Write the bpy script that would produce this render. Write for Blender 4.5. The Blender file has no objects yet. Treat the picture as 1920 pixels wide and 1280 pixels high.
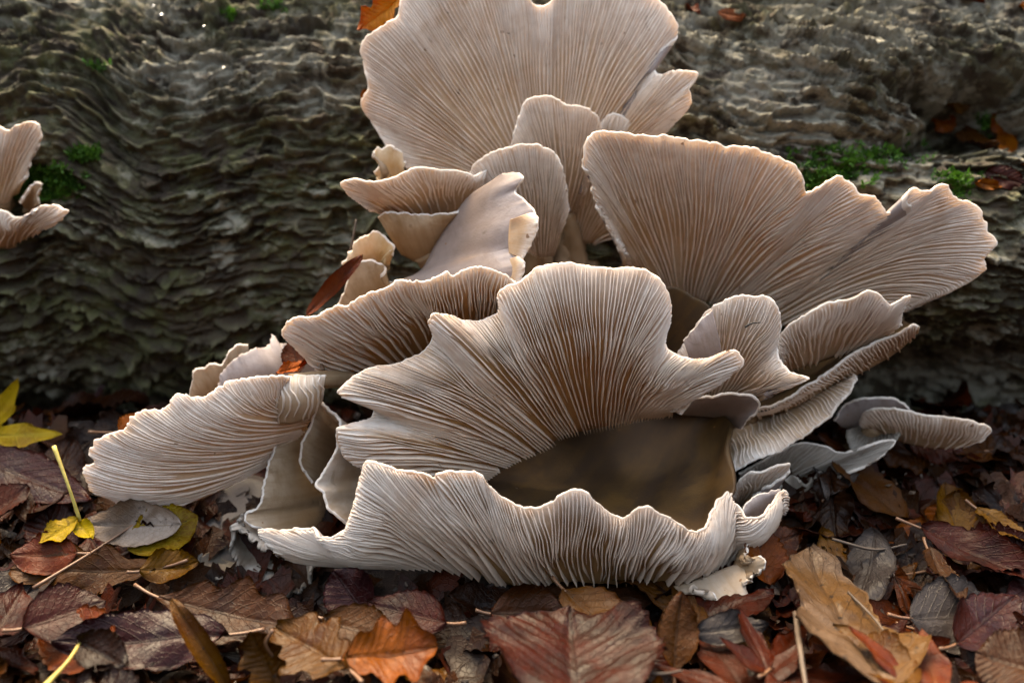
import bpy, math, random
import numpy as np
from mathutils import Vector

random.seed(7); RNG = np.random.RandomState(7)
scene = bpy.context.scene
COL = scene.collection

# ------------------------------------------------------------------ camera
FPX = 1920 * 35.0 / 36.0
PITCH = math.radians(14)
CAM = np.array([0.0, -0.42 * math.cos(PITCH), 0.18])
FWD = np.array([0, math.cos(PITCH), -math.sin(PITCH)])
UP = np.array([0, math.sin(PITCH), math.cos(PITCH)])
RIGHT = np.array([1.0, 0, 0])
cd = bpy.data.cameras.new('camera'); cam = bpy.data.objects.new('camera', cd); COL.objects.link(cam)
cam.location = CAM; cam.rotation_euler = (math.pi / 2 - PITCH, 0, 0)
cd.lens = 35; cd.sensor_width = 36; cd.clip_start = 0.01; cd.clip_end = 200
cd.dof.use_dof = True; cd.dof.focus_distance = 0.412; cd.dof.aperture_fstop = 5.8
scene.camera = cam

# ------------------------------------------------------------------ light
SUN_EL, SUN_AZ = math.radians(62), math.radians(-20)   # from behind the log, a little left
w = bpy.data.worlds.new('World'); scene.world = w; w.use_nodes = True
nt = w.node_tree; bg = nt.nodes['Background']
sky = nt.nodes.new('ShaderNodeTexSky'); sky.sky_type = 'NISHITA'; sky.sun_disc = False
sky.sun_elevation = SUN_EL; sky.sun_rotation = SUN_AZ
sky.air_density = 1.0; sky.dust_density = 3.0; sky.ozone_density = 0.6
nt.links.new(sky.outputs[0], bg.inputs[0]); bg.inputs[1].default_value = 0.12
sl = bpy.data.lights.new('sun', 'SUN'); sl.energy = 0.9; sl.angle = math.radians(40); sl.color = (1, .95, .88)
so = bpy.data.objects.new('sun', sl); COL.objects.link(so)
sd = Vector((math.sin(SUN_AZ) * math.cos(SUN_EL), math.cos(SUN_AZ) * math.cos(SUN_EL), math.sin(SUN_EL)))
so.rotation_euler = sd.to_track_quat('Z', 'Y').to_euler()
scene.view_settings.view_transform = 'Standard'; scene.view_settings.look = 'None'
scene.view_settings.exposure = 3.48; scene.view_settings.gamma = 1.0
scene.view_settings.use_curve_mapping = False
scene.view_settings.use_white_balance = True; scene.view_settings.white_balance_temperature = 9300; scene.view_settings.white_balance_tint = 6
scene.cycles.use_denoising = True
scene.cycles.max_bounces = 8

# ------------------------------------------------------------------ helpers
def at(px, py, mm):
    """photo pixel + distance (mm beyond 420 mm) -> point in the place"""
    d = 0.42 + mm / 1000.0
    return CAM + FWD * d + RIGHT * ((px - 960) / FPX * d) + UP * ((640 - py) / FPX * d)

def ground_at(px, py, z=0.0):
    r = FWD + RIGHT * ((px - 960) / FPX) + UP * ((640 - py) / FPX)
    t = (z - CAM[2]) / r[2]
    return CAM + r * t

def hash2(ix, iy, seed):
    n = (ix.astype(np.int64) * 374761393 + iy.astype(np.int64) * 668265263 + seed * 1442695041) & 0xffffffff
    n = ((n ^ (n >> 13)) * 1274126177) & 0xffffffff
    n = (n ^ (n >> 16)) & 0xffffffff
    return n / 4294967295.0

def vnoise(x, y, seed=0):
    x = np.asarray(x, float); y = np.asarray(y, float)
    ix = np.floor(x); iy = np.floor(y); fx = x - ix; fy = y - iy
    fx = fx * fx * fx * (fx * (fx * 6 - 15) + 10); fy = fy * fy * fy * (fy * (fy * 6 - 15) + 10)
    a = hash2(ix, iy, seed); b = hash2(ix + 1, iy, seed); c = hash2(ix, iy + 1, seed); d = hash2(ix + 1, iy + 1, seed)
    return (a + (b - a) * fx) * (1 - fy) + (c + (d - c) * fx) * fy - 0.5

def fbm(x, y, seed=0, octv=4):
    s = 0; a = 1.0
    for k in range(octv):
        s = s + a * vnoise(x * 2 ** k + 17.3 * k, y * 2 ** k + 9.1 * k, seed + k); a *= .5
    return s

def mesh_obj(name, V, F, mats, parent=None, uv=None, midx=None, smooth=True, base=None):
    V = np.asarray(V, float)
    if base is not None: V = V - base
    me = bpy.data.meshes.new(name)
    F = np.asarray(F, np.int32) if not isinstance(F, list) else F
    if isinstance(F, np.ndarray):
        n, k = F.shape
        me.vertices.add(len(V)); me.vertices.foreach_set('co', V.astype(np.float32).ravel())
        me.loops.add(n * k); me.loops.foreach_set('vertex_index', F.ravel())
        me.polygons.add(n); me.polygons.foreach_set('loop_start', np.arange(n, dtype=np.int32) * k)
        me.update(calc_edges=True); me.validate()
    else:
        me.from_pydata([tuple(v) for v in V], [], F)
    for m in (mats if isinstance(mats, (list, tuple)) else [mats]): me.materials.append(m)
    if smooth: me.polygons.foreach_set('use_smooth', np.ones(len(me.polygons), bool))
    if midx is not None: me.polygons.foreach_set('material_index', np.asarray(midx, np.int32))
    if uv is not None:
        ul = me.uv_layers.new(name='UVMap')
        li = np.zeros(len(me.loops), np.int32); me.loops.foreach_get('vertex_index', li)
        ul.data.foreach_set('uv', np.asarray(uv, np.float32)[li].ravel())
    o = bpy.data.objects.new(name, me); COL.objects.link(o)
    if parent is not None: o.parent = parent
    return o

def tag(o, label, cat, group=None, kind=None):
    o['label'] = label; o['category'] = cat
    if group: o['group'] = group
    if kind: o['kind'] = kind
    return o

def thing(name, loc, label, cat, group=None):
    o = bpy.data.objects.new(name, None); COL.objects.link(o); o.location = loc; o.empty_display_size = .01
    return tag(o, label, cat, group)

def grid_faces(nu, nv, off=0, flip=False):
    i, j = np.meshgrid(np.arange(nu - 1), np.arange(nv - 1), indexing='ij')
    a = (i * nv + j + off).ravel(); b = a + nv; c = b + 1; d = a + 1
    return np.stack([a, d, c, b] if flip else [a, b, c, d], 1)

def curve(keys, n, world=False):
    """smooth curve through keys, resampled at n points evenly along its length"""
    P = np.array(keys if world else [at(*k) for k in keys], float)
    if len(P) == 2:
        t = np.linspace(0, 1, n)[:, None]; return P[0] * (1 - t) + P[1] * t
    d = np.sqrt(np.linalg.norm(np.diff(P, axis=0), axis=1)) + 1e-6
    T = np.concatenate([[0], np.cumsum(d)])
    m = np.zeros_like(P)
    m[1:-1] = ((P[2:] - P[1:-1]) / d[1:, None] * d[:-1, None] + (P[1:-1] - P[:-2]) / d[:-1, None] * d[1:, None]) / (d[1:] + d[:-1])[:, None]
    m[0] = (P[1] - P[0]) / d[0]; m[-1] = (P[-1] - P[-2]) / d[-1]
    t = np.linspace(0, T[-1], 1500); k = np.clip(np.searchsorted(T, t, 'right') - 1, 0, len(d) - 1)
    h = d[k]; s = ((t - T[k]) / h)[:, None]; h = h[:, None]
    Q = (2 * s**3 - 3 * s**2 + 1) * P[k] + (s**3 - 2 * s**2 + s) * h * m[k] + (-2 * s**3 + 3 * s**2) * P[k + 1] + (s**3 - s**2) * h * m[k + 1]
    L = np.concatenate([[0], np.cumsum(np.linalg.norm(np.diff(Q, axis=0), axis=1))])
    x = np.linspace(0, L[-1], n)
    return np.stack([np.interp(x, L, Q[:, c]) for c in range(3)], 1)

def smooth1(P, wdw):
    if wdw < 2: return P.copy()
    k = np.hanning(2 * wdw + 3)[1:-1]; k /= k.sum(); n = len(k) // 2
    Q = np.concatenate([2 * P[:1] - P[n:0:-1], P, 2 * P[-1:] - P[-2:-n - 2:-1]])
    return np.stack([np.convolve(Q[:, c], k, 'valid') for c in range(P.shape[1])], 1)

# ------------------------------------------------------------------ materials
class NB:
    def __init__(s, name):
        s.m = bpy.data.materials.new(name); s.m.use_nodes = True; s.t = s.m.node_tree
        s.t.nodes.clear(); s.out = s.n('ShaderNodeOutputMaterial')
    def n(s, typ, **kw):
        nd = s.t.nodes.new(typ)
        for k, v in kw.items():
            if hasattr(nd, k) and not k.startswith('i_'): setattr(nd, k, v)
        return nd
    def set(s, sock, v):
        if isinstance(v, bpy.types.NodeSocket): s.t.links.new(v, sock)
        elif isinstance(v, (tuple, list)) and len(v) == 3 and sock.type == 'RGBA': sock.default_value = (*v, 1)
        else: sock.default_value = v
    def math(s, op, a, b=0.0, c=None, clamp=False):
        nd = s.n('ShaderNodeMath', operation=op, use_clamp=clamp); s.set(nd.inputs[0], a); s.set(nd.inputs[1], b)
        if c is not None: s.set(nd.inputs[2], c)
        return nd.outputs[0]
    def mix(s, f, a, b, mode='MIX'):
        nd = s.n('ShaderNodeMix', data_type='RGBA', blend_type=mode)
        s.set(nd.inputs[0], f); s.set(nd.inputs[6], a); s.set(nd.inputs[7], b); return nd.outputs[2]
    def noise(s, scale, detail=3, vec=None, rough=.55, dist=0.0):
        nd = s.n('ShaderNodeTexNoise'); nd.inputs['Scale'].default_value = scale; nd.inputs['Detail'].default_value = detail
        nd.inputs['Roughness'].default_value = rough; nd.inputs['Distortion'].default_value = dist
        if vec is not None: s.set(nd.inputs['Vector'], vec)
        return nd.outputs['Fac']
    def ramp(s, f, lo, hi):
        nd = s.n('ShaderNodeMapRange', clamp=True); nd.interpolation_type = 'SMOOTHSTEP'
        s.set(nd.inputs[0], f); nd.inputs[1].default_value = lo; nd.inputs[2].default_value = hi; return nd.outputs[0]
    def bsdf(s, col, rough=.5, spec=.4, bump=None, bstr=.3, bdist=.001, trans=0.0, tcol=None, sss=0.0, coat=0.0):
        p = s.n('ShaderNodeBsdfPrincipled'); s.set(p.inputs['Base Color'], col); s.set(p.inputs['Roughness'], rough)
        s.set(p.inputs['Specular IOR Level'], spec)
        if sss: 
            s.set(p.inputs['Subsurface Weight'], sss); p.inputs['Subsurface Radius'].default_value = (1, .55, .32); p.inputs['Subsurface Scale'].default_value = .003
        if coat: p.inputs['Coat Weight'].default_value = coat; p.inputs['Coat Roughness'].default_value = .2
        if bump is not None:
            b = s.n('ShaderNodeBump'); b.inputs['Strength'].default_value = bstr; b.inputs['Distance'].default_value = bdist
            s.set(b.inputs['Height'], bump); s.t.links.new(b.outputs[0], p.inputs['Normal'])
        o = p.outputs[0]
        if trans:
            t = s.n('ShaderNodeBsdfTranslucent'); s.set(t.inputs[0], s.mix(1.0, col, tcol, 'MULTIPLY') if tcol is not None else col)
            x = s.n('ShaderNodeMixShader'); x.inputs[0].default_value = trans
            s.t.links.new(o, x.inputs[1]); s.t.links.new(t.outputs[0], x.inputs[2]); o = x.outputs[0]
        s.t.links.new(o, s.out.inputs[0]); return s.m
    def obj(s): return s.n('ShaderNodeTexCoord').outputs['Object']
    def pos(s): return s.n('ShaderNodeNewGeometry').outputs['Position']
    def uv(s):
        u = s.n('ShaderNodeTexCoord').outputs['UV']; x = s.n('ShaderNodeSeparateXYZ'); s.t.links.new(u, x.inputs[0])
        return u, x.outputs[0], x.outputs[1]

def mat_flesh(name, inner, rim, stain, trans=.3, stain_amt=.5, rough=.5, streak=0, v0=.45):
    b = NB(name); u, ux, uy = b.uv(); p = b.pos()
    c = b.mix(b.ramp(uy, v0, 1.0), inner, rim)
    st = b.math('MULTIPLY', b.ramp(b.noise(38, 4, p, .6, .5), .5, .72), stain_amt)
    c = b.mix(st, c, stain)
    c = b.mix(b.math('MULTIPLY', b.ramp(b.noise(230, 2, p), .35, .7), .22), c, tuple(x * .72 for x in stain))
    c = b.mix(b.math('MULTIPLY', b.ramp(b.noise(11, 3, p, .6, .3), .46, .64), .34), c, tuple(x * .80 for x in stain))
    br = b.math('MULTIPLY', b.ramp(b.noise(70, 3, p, .6, 1.2), .66, .74), .45)
    c = b.mix(br, c, tuple(x * .55 for x in stain))
    if streak:
        mp = b.n('ShaderNodeMapping'); b.t.links.new(u, mp.inputs[0]); mp.inputs[3].default_value = (streak, 1.4, 1)
        sn = b.noise(1, 4, mp.outputs[0], .6)
        c = b.mix(b.math('MULTIPLY', b.ramp(sn, .42, .68), .5), c, stain)
    spots = b.ramp(b.noise(210, 1, p), .775, .79)
    c = b.mix(b.math('MULTIPLY', spots, .8), c, (.22, .10, .04))
    bump = b.noise(900, 3, p)
    return b.bsdf(c, rough, .35, bump, .25, .0006, trans, (1.0, .88, .74))

M = {}
M['gill'] = mat_flesh('gill_flesh', (.80, .67, .55), (.88, .82, .76), (.70, .48, .32), .42, .45)
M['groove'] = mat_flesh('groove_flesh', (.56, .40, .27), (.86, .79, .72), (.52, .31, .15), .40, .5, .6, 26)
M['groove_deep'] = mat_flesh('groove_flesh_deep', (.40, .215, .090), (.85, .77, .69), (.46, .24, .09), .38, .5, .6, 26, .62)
M['rim'] = mat_flesh('rim_flesh', (.68, .56, .46), (.80, .73, .66), (.64, .50, .38), .34, .3)
M['top'] = mat_flesh('cap_skin', (.25, .19, .165), (.33, .28, .27), (.19, .13, .10), .18, .6, .5, 10)
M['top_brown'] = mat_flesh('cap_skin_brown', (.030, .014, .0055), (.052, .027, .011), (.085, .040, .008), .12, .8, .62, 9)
M['top_ochre'] = mat_flesh('cap_skin_ochre', (.56, .40, .24), (.70, .58, .42), (.50, .28, .09), .3, .6, .45, 5)
M['old'] = mat_flesh('old_flesh', (.17, .135, .105), (.30, .26, .215), (.10, .07, .05), .2, .6, .45, 12)
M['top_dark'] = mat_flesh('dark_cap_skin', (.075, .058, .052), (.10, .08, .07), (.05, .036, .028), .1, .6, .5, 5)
M['old_gill'] = mat_flesh('old_gill', (.22, .185, .15), (.36, .32, .28), (.15, .11, .075), .25, .5, .5)
M['butt'] = mat_flesh('butt_flesh', (.20, .165, .13), (.30, .26, .22), (.10, .065, .04), .2, .8, .5, 12)
M['fold'] = mat_flesh('fold_flesh', (.44, .335, .25), (.62, .53, .45), (.36, .23, .13), .3, .7, .5, 12)
M['stem'] = mat_flesh('stem_flesh', (.30, .195, .115), (.44, .33, .23), (.21, .115, .05), .2, .8, .55, 14)

def mat_leaf(name, base, vein, dark, gloss=.38, trans=.22, spots=.5, nveins=9., patch=None, sat=1.45):
    b = NB(name); u, ux, uy = b.uv(); p = b.obj()
    rnd = b.n('ShaderNodeObjectInfo').outputs['Random']
    a = b.math('ABSOLUTE', b.math('SUBTRACT', b.math('MULTIPLY', ux, 2), 1))
    mid = b.math('SUBTRACT', 1, b.ramp(a, .012, .05))
    ph = b.math('FRACT', b.math('SUBTRACT', b.math('MULTIPLY', uy, nveins), b.math('MULTIPLY', a, 2.2)))
    sv = b.math('SUBTRACT', 1, b.ramp(b.math('ABSOLUTE', b.math('SUBTRACT', ph, .5)), .02, .07))
    net = b.n('ShaderNodeTexVoronoi'); net.feature = 'DISTANCE_TO_EDGE'; net.inputs['Scale'].default_value = 420; b.t.links.new(p, net.inputs[0])
    nm = b.math('SUBTRACT', 1, b.ramp(net.outputs[0], .02, .12))
    c = b.mix(b.ramp(b.noise(60, 4, p, .65, .4), .38, .66), base, dark)
    if patch is not None: c = b.mix(b.math('MULTIPLY', b.ramp(b.noise(24, 3, p), .48, .6), .85), c, patch)
    hs = b.n('ShaderNodeHueSaturation'); b.set(hs.inputs['Color'], c)
    hs.inputs['Saturation'].default_value = sat; b.set(hs.inputs['Value'], b.math('MULTIPLY_ADD', rnd, .6, .40)); b.set(hs.inputs['Hue'], b.math('MULTIPLY_ADD', rnd, .022, .484))
    c = hs.outputs[0]
    c = b.mix(b.math('MULTIPLY', nm, .22), c, vein)
    c = b.mix(b.math('MULTIPLY', b.math('MAXIMUM', mid, b.math('MULTIPLY', sv, .6)), .55), c, vein)
    c = b.mix(b.math('MULTIPLY', b.ramp(b.noise(330, 2, p), .66, .70), spots), c, (.012, .008, .006))
    h = b.math('ADD', b.math('MULTIPLY', b.math('MAXIMUM', mid, sv), .6), b.math('MULTIPLY', nm, .25))
    h = b.math('ADD', h, b.math('MULTIPLY', b.noise(160, 4, p), .8))
    rg = b.math('MULTIPLY_ADD', b.noise(90, 3, p), .35, gloss - .12)
    return b.bsdf(c, rg, .12, h, .5, .0007, trans)

LEAFM = {
 'red-brown': mat_leaf('leaf_red_brown', (0.0562, 0.0130, 0.0052), (0.0259, 0.0078, 0.0039), (0.0238, 0.0060, 0.0030)),
 'golden': mat_leaf('leaf_golden', (.72, .30, .012), (.5, .16, .01), (.62, .17, .008), .4, .45, .2, sat=1.0),
 'rust': mat_leaf('leaf_rust', (.058, .015, .0055), (.014, .006, .0035), (.024, .008, .0035), .4, .12, .8, 12.),
 'warm tan': mat_leaf('leaf_warm_tan', (.098, .056, .034), (.036, .018, .009), (.055, .026, .012), .36, .2, .9, 7., patch=(.080, .034, .010), sat=1.0),
 'dark brown': mat_leaf('leaf_dark_brown', (0.0181, 0.0078, 0.0043), (0.0095, 0.0048, 0.0030), (0.0086, 0.0039, 0.0026), .34),
 'brown': mat_leaf('leaf_brown', (0.0475, 0.0199, 0.0082), (0.0238, 0.0104, 0.0052), (0.0238, 0.0095, 0.0043)),
 'purple-brown': mat_leaf('leaf_purple_brown', (0.0281, 0.0117, 0.0104), (0.0173, 0.0078, 0.0065), (0.0164, 0.0069, 0.0069), .30, .12),
 'orange': mat_leaf('leaf_orange', (0.1714, 0.0463, 0.0091), (0.0907, 0.0252, 0.0071), (0.0958, 0.0217, 0.0050)),
 'bright orange': mat_leaf('leaf_bright_orange', (.68, .20, .012), (.42, .10, .01), (.5, .11, .008), .4, .4, .2, sat=1.0),
 'tan': mat_leaf('leaf_tan', (0.0907, 0.0469, 0.0211), (0.0454, 0.0211, 0.0097), (0.0575, 0.0257, 0.0109), patch=(0.0907, 0.0408, 0.0136)),
 'ochre': mat_leaf('leaf_ochre', (0.1286, 0.0589, 0.0075), (0.0670, 0.0268, 0.0053), (0.0804, 0.0295, 0.0037), .35, .3, .8),
 'yellow': mat_leaf('leaf_yellow', (0.4320, 0.2880, 0.0086), (0.3024, 0.2160, 0.0216), (0.3024, 0.1728, 0.0072), .4, .35, .5, sat=1.0),
 'pale': mat_leaf('leaf_pale', (0.46, 0.375, 0.30), (0.1244, 0.0830, 0.0539), (0.1659, 0.1162, 0.0788), .45, .25, .5, patch=(0.1742, 0.1037, 0.0498), sat=1.0),
 'grey': mat_leaf('leaf_grey', (0.0587, 0.0466, 0.0414), (0.0311, 0.0242, 0.0207), (0.0346, 0.0259, 0.0225), .32, .15, sat=1.0),
}
def simple(name, col, rough=.5, col2=None, scale=120, spec=.4, bstr=.4, trans=0):
    b = NB(name); p = b.obj(); n = b.noise(scale, 4, p, .6)
    return b.bsdf(b.mix(b.ramp(n, .35, .65), col, col2 or tuple(x * .6 for x in col)), rough, spec, n, bstr, .001, trans)
M['stalk_yellow'] = simple('stalk_yellow', (.36, .29, .07), .5, (.24, .17, .04), 90)
M['stalk_brown'] = simple('stalk_brown', (.13, .06, .03), .45)
M['twig'] = simple('twig_bark', (.07, .045, .03), .6)
M['dark_twig'] = simple('dark_twig', (.012, .009, .007), .5)
M['moss'] = simple('moss_green', (.045, .13, .012), .6, (.022, .07, .008), 60, .3, .2, .25)
M['crumb'] = simple('crumb', (.05, .03, .018), .6, (.02, .012, .008), 300)
b = NB('water'); g = b.n('ShaderNodeBsdfPrincipled'); g.inputs['Base Color'].default_value = (1, 1, 1, 1); g.inputs['Transmission Weight'].default_value = 1
g.inputs['IOR'].default_value = 1.33; g.inputs['Roughness'].default_value = .02; b.t.links.new(g.outputs[0], b.out.inputs[0]); M['water'] = b.m

b = NB('bark'); p = b.obj(); u_, tone_, ledge_ = b.uv()
sp_ = b.n('ShaderNodeSeparateXYZ'); b.t.links.new(p, sp_.inputs[0]); sx_, sz_ = sp_.outputs[0], sp_.outputs[2]   # pale crust; spread further at the upper right to paint in sky light
n1 = b.noise(26, 5, p, .62, .6); n2 = b.noise(70, 5, p, .65); n3 = b.noise(9, 3, p); n4 = b.noise(300, 5, p, .65)
c = b.mix(b.ramp(n1, .36, .64), (.019, .012, .007), (.042, .029, .017))
c = b.mix(b.math('MULTIPLY', b.ramp(tone_, .40, .80), .6), c, (.068, .060, .036))
c = b.mix(b.math('MULTIPLY', b.ramp(ledge_, .25, .85), b.math('MULTIPLY_ADD', b.ramp(n2, .35, .6), .6, .35)), c, (.140, .131, .068))  # paler olive-grey on the ledge crests than on the walls between
c = b.mix(b.math('MULTIPLY', b.ramp(n2, .44, .62), .7), c, (.064, .066, .022))
c = b.mix(b.math('MULTIPLY', b.ramp(b.math('ADD', b.math('MULTIPLY', n3, n2), b.math('MULTIPLY', b.math('MULTIPLY', b.ramp(sx_, .02, .22), b.ramp(sz_, .02, .10)), .045)), .255, .33), .7), c, (.20, .18, .145))
c = b.mix(b.math('MULTIPLY', b.ramp(n4, .5, .72), .55), c, (.020, .014, .010))
M['bark'] = b.bsdf(c, b.math('MULTIPLY_ADD', n2, .3, .60), .22, b.math('ADD', b.math('MULTIPLY', n4, 1.0), n2), .8, .0016)
b = NB('soil'); p = b.obj(); n1 = b.noise(40, 6, p, .65); n2 = b.noise(300, 5, p, .65)
c = b.mix(b.ramp(n1, .35, .65), (.010, .006, .004), (.026, .013, .008)); c = b.mix(b.ramp(n2, .55, .75), c, (.042, .020, .010))
M['soil'] = b.bsdf(c, .7, .3, b.math('ADD', n1, n2), .8, .004)

# ------------------------------------------------------------------ ground
gx = np.concatenate([-np.geomspace(60, .62, 22), np.linspace(-.6, .6, 200), np.geomspace(.62, 60, 22)])
gy = np.concatenate([-np.geomspace(60, .62, 22), np.linspace(-.6, .6, 200), np.geomspace(.62, 60, 22)])
X, Y = np.meshgrid(gx, gy, indexing='ij')
def slope(y):
    t = np.clip((np.asarray(y, float) + .06) / .13, 0, 1); return -.036 * (1 - t * t * (3 - 2 * t))
def horizon_block(x, y):
    # added out of view: ground raised all round to block low sky light
    t = np.clip((np.hypot(x, y) - 1.3) / 5.0, 0, 1); return 2.6 * t * t * (3 - 2 * t) + .25 * fbm(x * .6, y * .6, 8, 3) * t
def gz(x, y): return slope(y) + horizon_block(x, y) + .008 * fbm(x * 9, y * 9, 3, 3) + .005 * fbm(x * 40, y * 40, 5, 3) - .006
def LG(px, py, h=20):
    """photo pixel -> point on the sloping litter, h mm above the soil"""
    r = FWD + RIGHT * ((px - 960) / FPX) + UP * ((640 - py) / FPX)
    t = np.linspace(.25, .9, 4000); P = CAM + t[:, None] * r
    k = np.argmax(P[:, 2] < slope(P[:, 1]) + h / 1000.)
    return P[k]
def UPR(px, py, ref, lean=0.0):
    """pixel at the same distance as the point ref, minus lean mm"""
    return at(px, py, ((ref - CAM) @ FWD - .42) * 1000 - lean)
Z = gz(X, Y)
o = mesh_obj('ground', np.stack([X, Y, Z], -1).reshape(-1, 3), grid_faces(len(gx), len(gy)), M['soil']); o['kind'] = 'structure'

# ------------------------------------------------------------------ log
AX_Y = CAM[1] + .654; AX_Z = .112; RL = .14
xs = np.concatenate([-np.geomspace(1.6, .385, 40), np.linspace(-.38, .38, 950), np.geomspace(.385, 1.6, 40)])
# angle 0 faces the camera, positive upwards
th = np.concatenate([np.radians(np.linspace(-180, -92, 40)), np.radians(np.linspace(-90, 100, 560)), np.radians(np.linspace(102, 180, 36))])
def log_radius(x, t):
    s = t * RL
    r = RL + .006 * np.sin(x * 5 + .6) + .010 * fbm(x * 4, t * 1.5, 11, 2)
    # swelling of the root at the right, hollow knot above it and crease at the left
    r = r + .034 * np.exp(-((x - .225) / .10) ** 2 - ((t + .06) / .26) ** 2) - .030 * np.exp(-((x - .22) / .06) ** 2 - ((t + .62) / .22) ** 2)
    r = r - .055 * np.exp(-(np.abs((x - .238 + .01 * np.sin(t * 30)) / .036)) ** 4 - (np.abs((t - .40 - .6 * (x - .238) + .015 * np.sin(x * 200)) / .13)) ** 4)
    r = r + .016 * np.exp(-((x - .17) / .07) ** 2 - ((t - .52) / .2) ** 2)
    cx = -.205 - .35 * (s - .05)
    r = r - .016 * np.exp(-((x - cx) / .012) ** 2 - ((s - .055) / .03) ** 2) + .010 * np.exp(-((x - cx + .03) / .03) ** 2 - ((s - .05) / .04) ** 2)
    return r
def worley(x, y, seed):
    """distance to the nearest and second nearest cell point, offset to the nearest, its random number"""
    ix = np.floor(x); iy = np.floor(y); d1 = np.full(x.shape, 9.); d2 = np.full(x.shape, 9.); ox = np.zeros(x.shape); oy = np.zeros(x.shape); rid = np.zeros(x.shape)
    for a in (-1, 0, 1):
        for c in (-1, 0, 1):
            cx = ix + a; cy = iy + c
            px_ = cx + .1 + .8 * hash2(cx, cy, seed); py_ = cy + .1 + .8 * hash2(cx, cy, seed + 1)
            d = np.hypot(x - px_, y - py_); n = d < d1
            d2 = np.where(n, d1, np.minimum(d2, d)); ox = np.where(n, x - px_, ox); oy = np.where(n, y - py_, oy); rid = np.where(n, hash2(cx, cy, seed + 2), rid); d1 = np.where(n, d, d1)
    return d1, d2, ox, oy, rid
def bark_h(x, t, crest=False):
    s = t * RL
    # grain: runs along the log, swings up round the knot at the left, dips to the right
    bend = .022 * np.exp(-((x + .205) / .05) ** 2) * np.tanh((x + .205) / .03) + .34 * np.clip(x - .05, 0, .3) * np.clip(s + .02, -.05, .1) / .1
    ss = s + bend
    wx = .012 * fbm(x * 30, ss * 60, 201, 3); ws = .010 * fbm(x * 16, ss * 40, 203, 3) + .0045 * fbm(x * 70, ss * 90, 205, 3) + .0016 * fbm(x * 240, ss * 260, 207, 2)
    def plates(lx, ls, seed, warp=1.0):
        d1, d2, ox, oy, rid = worley((x + wx * warp) / lx, (ss + ws * warp) / ls, seed)
        edge = np.clip((d2 - d1) / .14, 0, 1)
        return np.clip(.5 - oy * .95, 0, 1.2) ** 1.3 * edge ** .6, rid
    p1, r1 = plates(.060, .0150, 301); p2, r2 = plates(.030, .0075, 311, .8); p3, r3 = plates(.016, .0042, 321, .7)
    w1 = 1.1 * fbm(x * 8, ss * 20, 21, 3) + .80 * fbm(x * 42, ss * 46, 25, 3)
    q = -ss / .0122 + w1 * 1.7; f = q - np.floor(q); led = np.where(f < .88, .75 * (f / .88) ** 3.2 + .25 * f / .88, 1 - (f - .88) / .12)
    brk = np.clip(.5 + 2.2 * fbm(x * 18, ss * 30, 41, 3), 0, 1)
    h = .0048 * p1 * (.4 + .9 * r1) + .0044 * p2 * (.3 + r2) + .0026 * p3 * (.3 + r3) + .0072 * led * (.10 + .90 * brk)
    q2 = -ss / .0068 + 1.5 * (1.2 * fbm(x * 16, ss * 40, 121, 3) + .6 * fbm(x * 60, ss * 110, 125, 3)); f = q2 - np.floor(q2); led2 = np.where(f < .86, .75 * (f / .86) ** 3 + .25 * f / .86, 1 - (f - .86) / .14); brk2 = np.clip(.5 + 2.2 * fbm(x * 30, ss * 50, 141, 3), 0, 1); h = h + .0040 * led2 * brk2
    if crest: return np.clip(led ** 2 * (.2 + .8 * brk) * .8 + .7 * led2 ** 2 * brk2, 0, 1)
    h = h + .0022 * fbm(x * 130, ss * 520, 81, 4) + .005 * fbm(x * 16, ss * 24, 91, 2)
    return h * 1.05
def bark_tone(x, t):
    s = t * RL; ss = s + .02 * fbm(x * 14, s * 30, 203, 3)
    a = worley((x + .01 * fbm(x * 40, s * 60, 5, 3)) / .034, ss / .0085, 411)[4]; c = worley((x + .008 * fbm(x * 60, s * 90, 6, 3)) / .014, ss / .0045, 421)[4]
    return np.clip(.5 * a + .5 * c + .35 * fbm(x * 12, s * 16, 7, 3), 0, 1)
LX, LT = np.meshgrid(xs, th, indexing='ij')
LR = log_radius(LX, LT) + bark_h(LX, LT)
LV = np.stack([LX, AX_Y - LR * np.cos(LT), AX_Z + LR * np.sin(LT)], -1)
logt = thing('fallen_log', (0, AX_Y, AX_Z), 'big fallen tree trunk with rough grey-brown bark lying behind the mushrooms', 'log')
tone = bark_tone(LX, LT).ravel(); ledge_tone = bark_h(LX, LT, True).ravel()
mesh_obj('bark', LV.reshape(-1, 3), grid_faces(len(xs), len(th)), M['bark'], logt, uv=np.stack([tone, ledge_tone], 1), base=np.array([0, AX_Y, AX_Z]))

def on_log(px, py, lift=0.0):
    r = FWD + RIGHT * ((px - 960) / FPX) + UP * ((640 - py) / FPX); r = r / np.linalg.norm(r)
    ts = np.linspace(.35, .8, 1800); P = CAM + ts[:, None] * r
    dy = AX_Y - P[:, 1]; dz = P[:, 2] - AX_Z
    rr = np.hypot(dy, dz); t = np.arctan2(dz, dy)
    R = log_radius(P[:, 0], t) + bark_h(P[:, 0], t)
    k = np.argmax(rr < R)
    p_ = P[k]; n = np.array([0, -math.cos(t[k]), math.sin(t[k])])
    return p_ + n * lift, n

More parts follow.
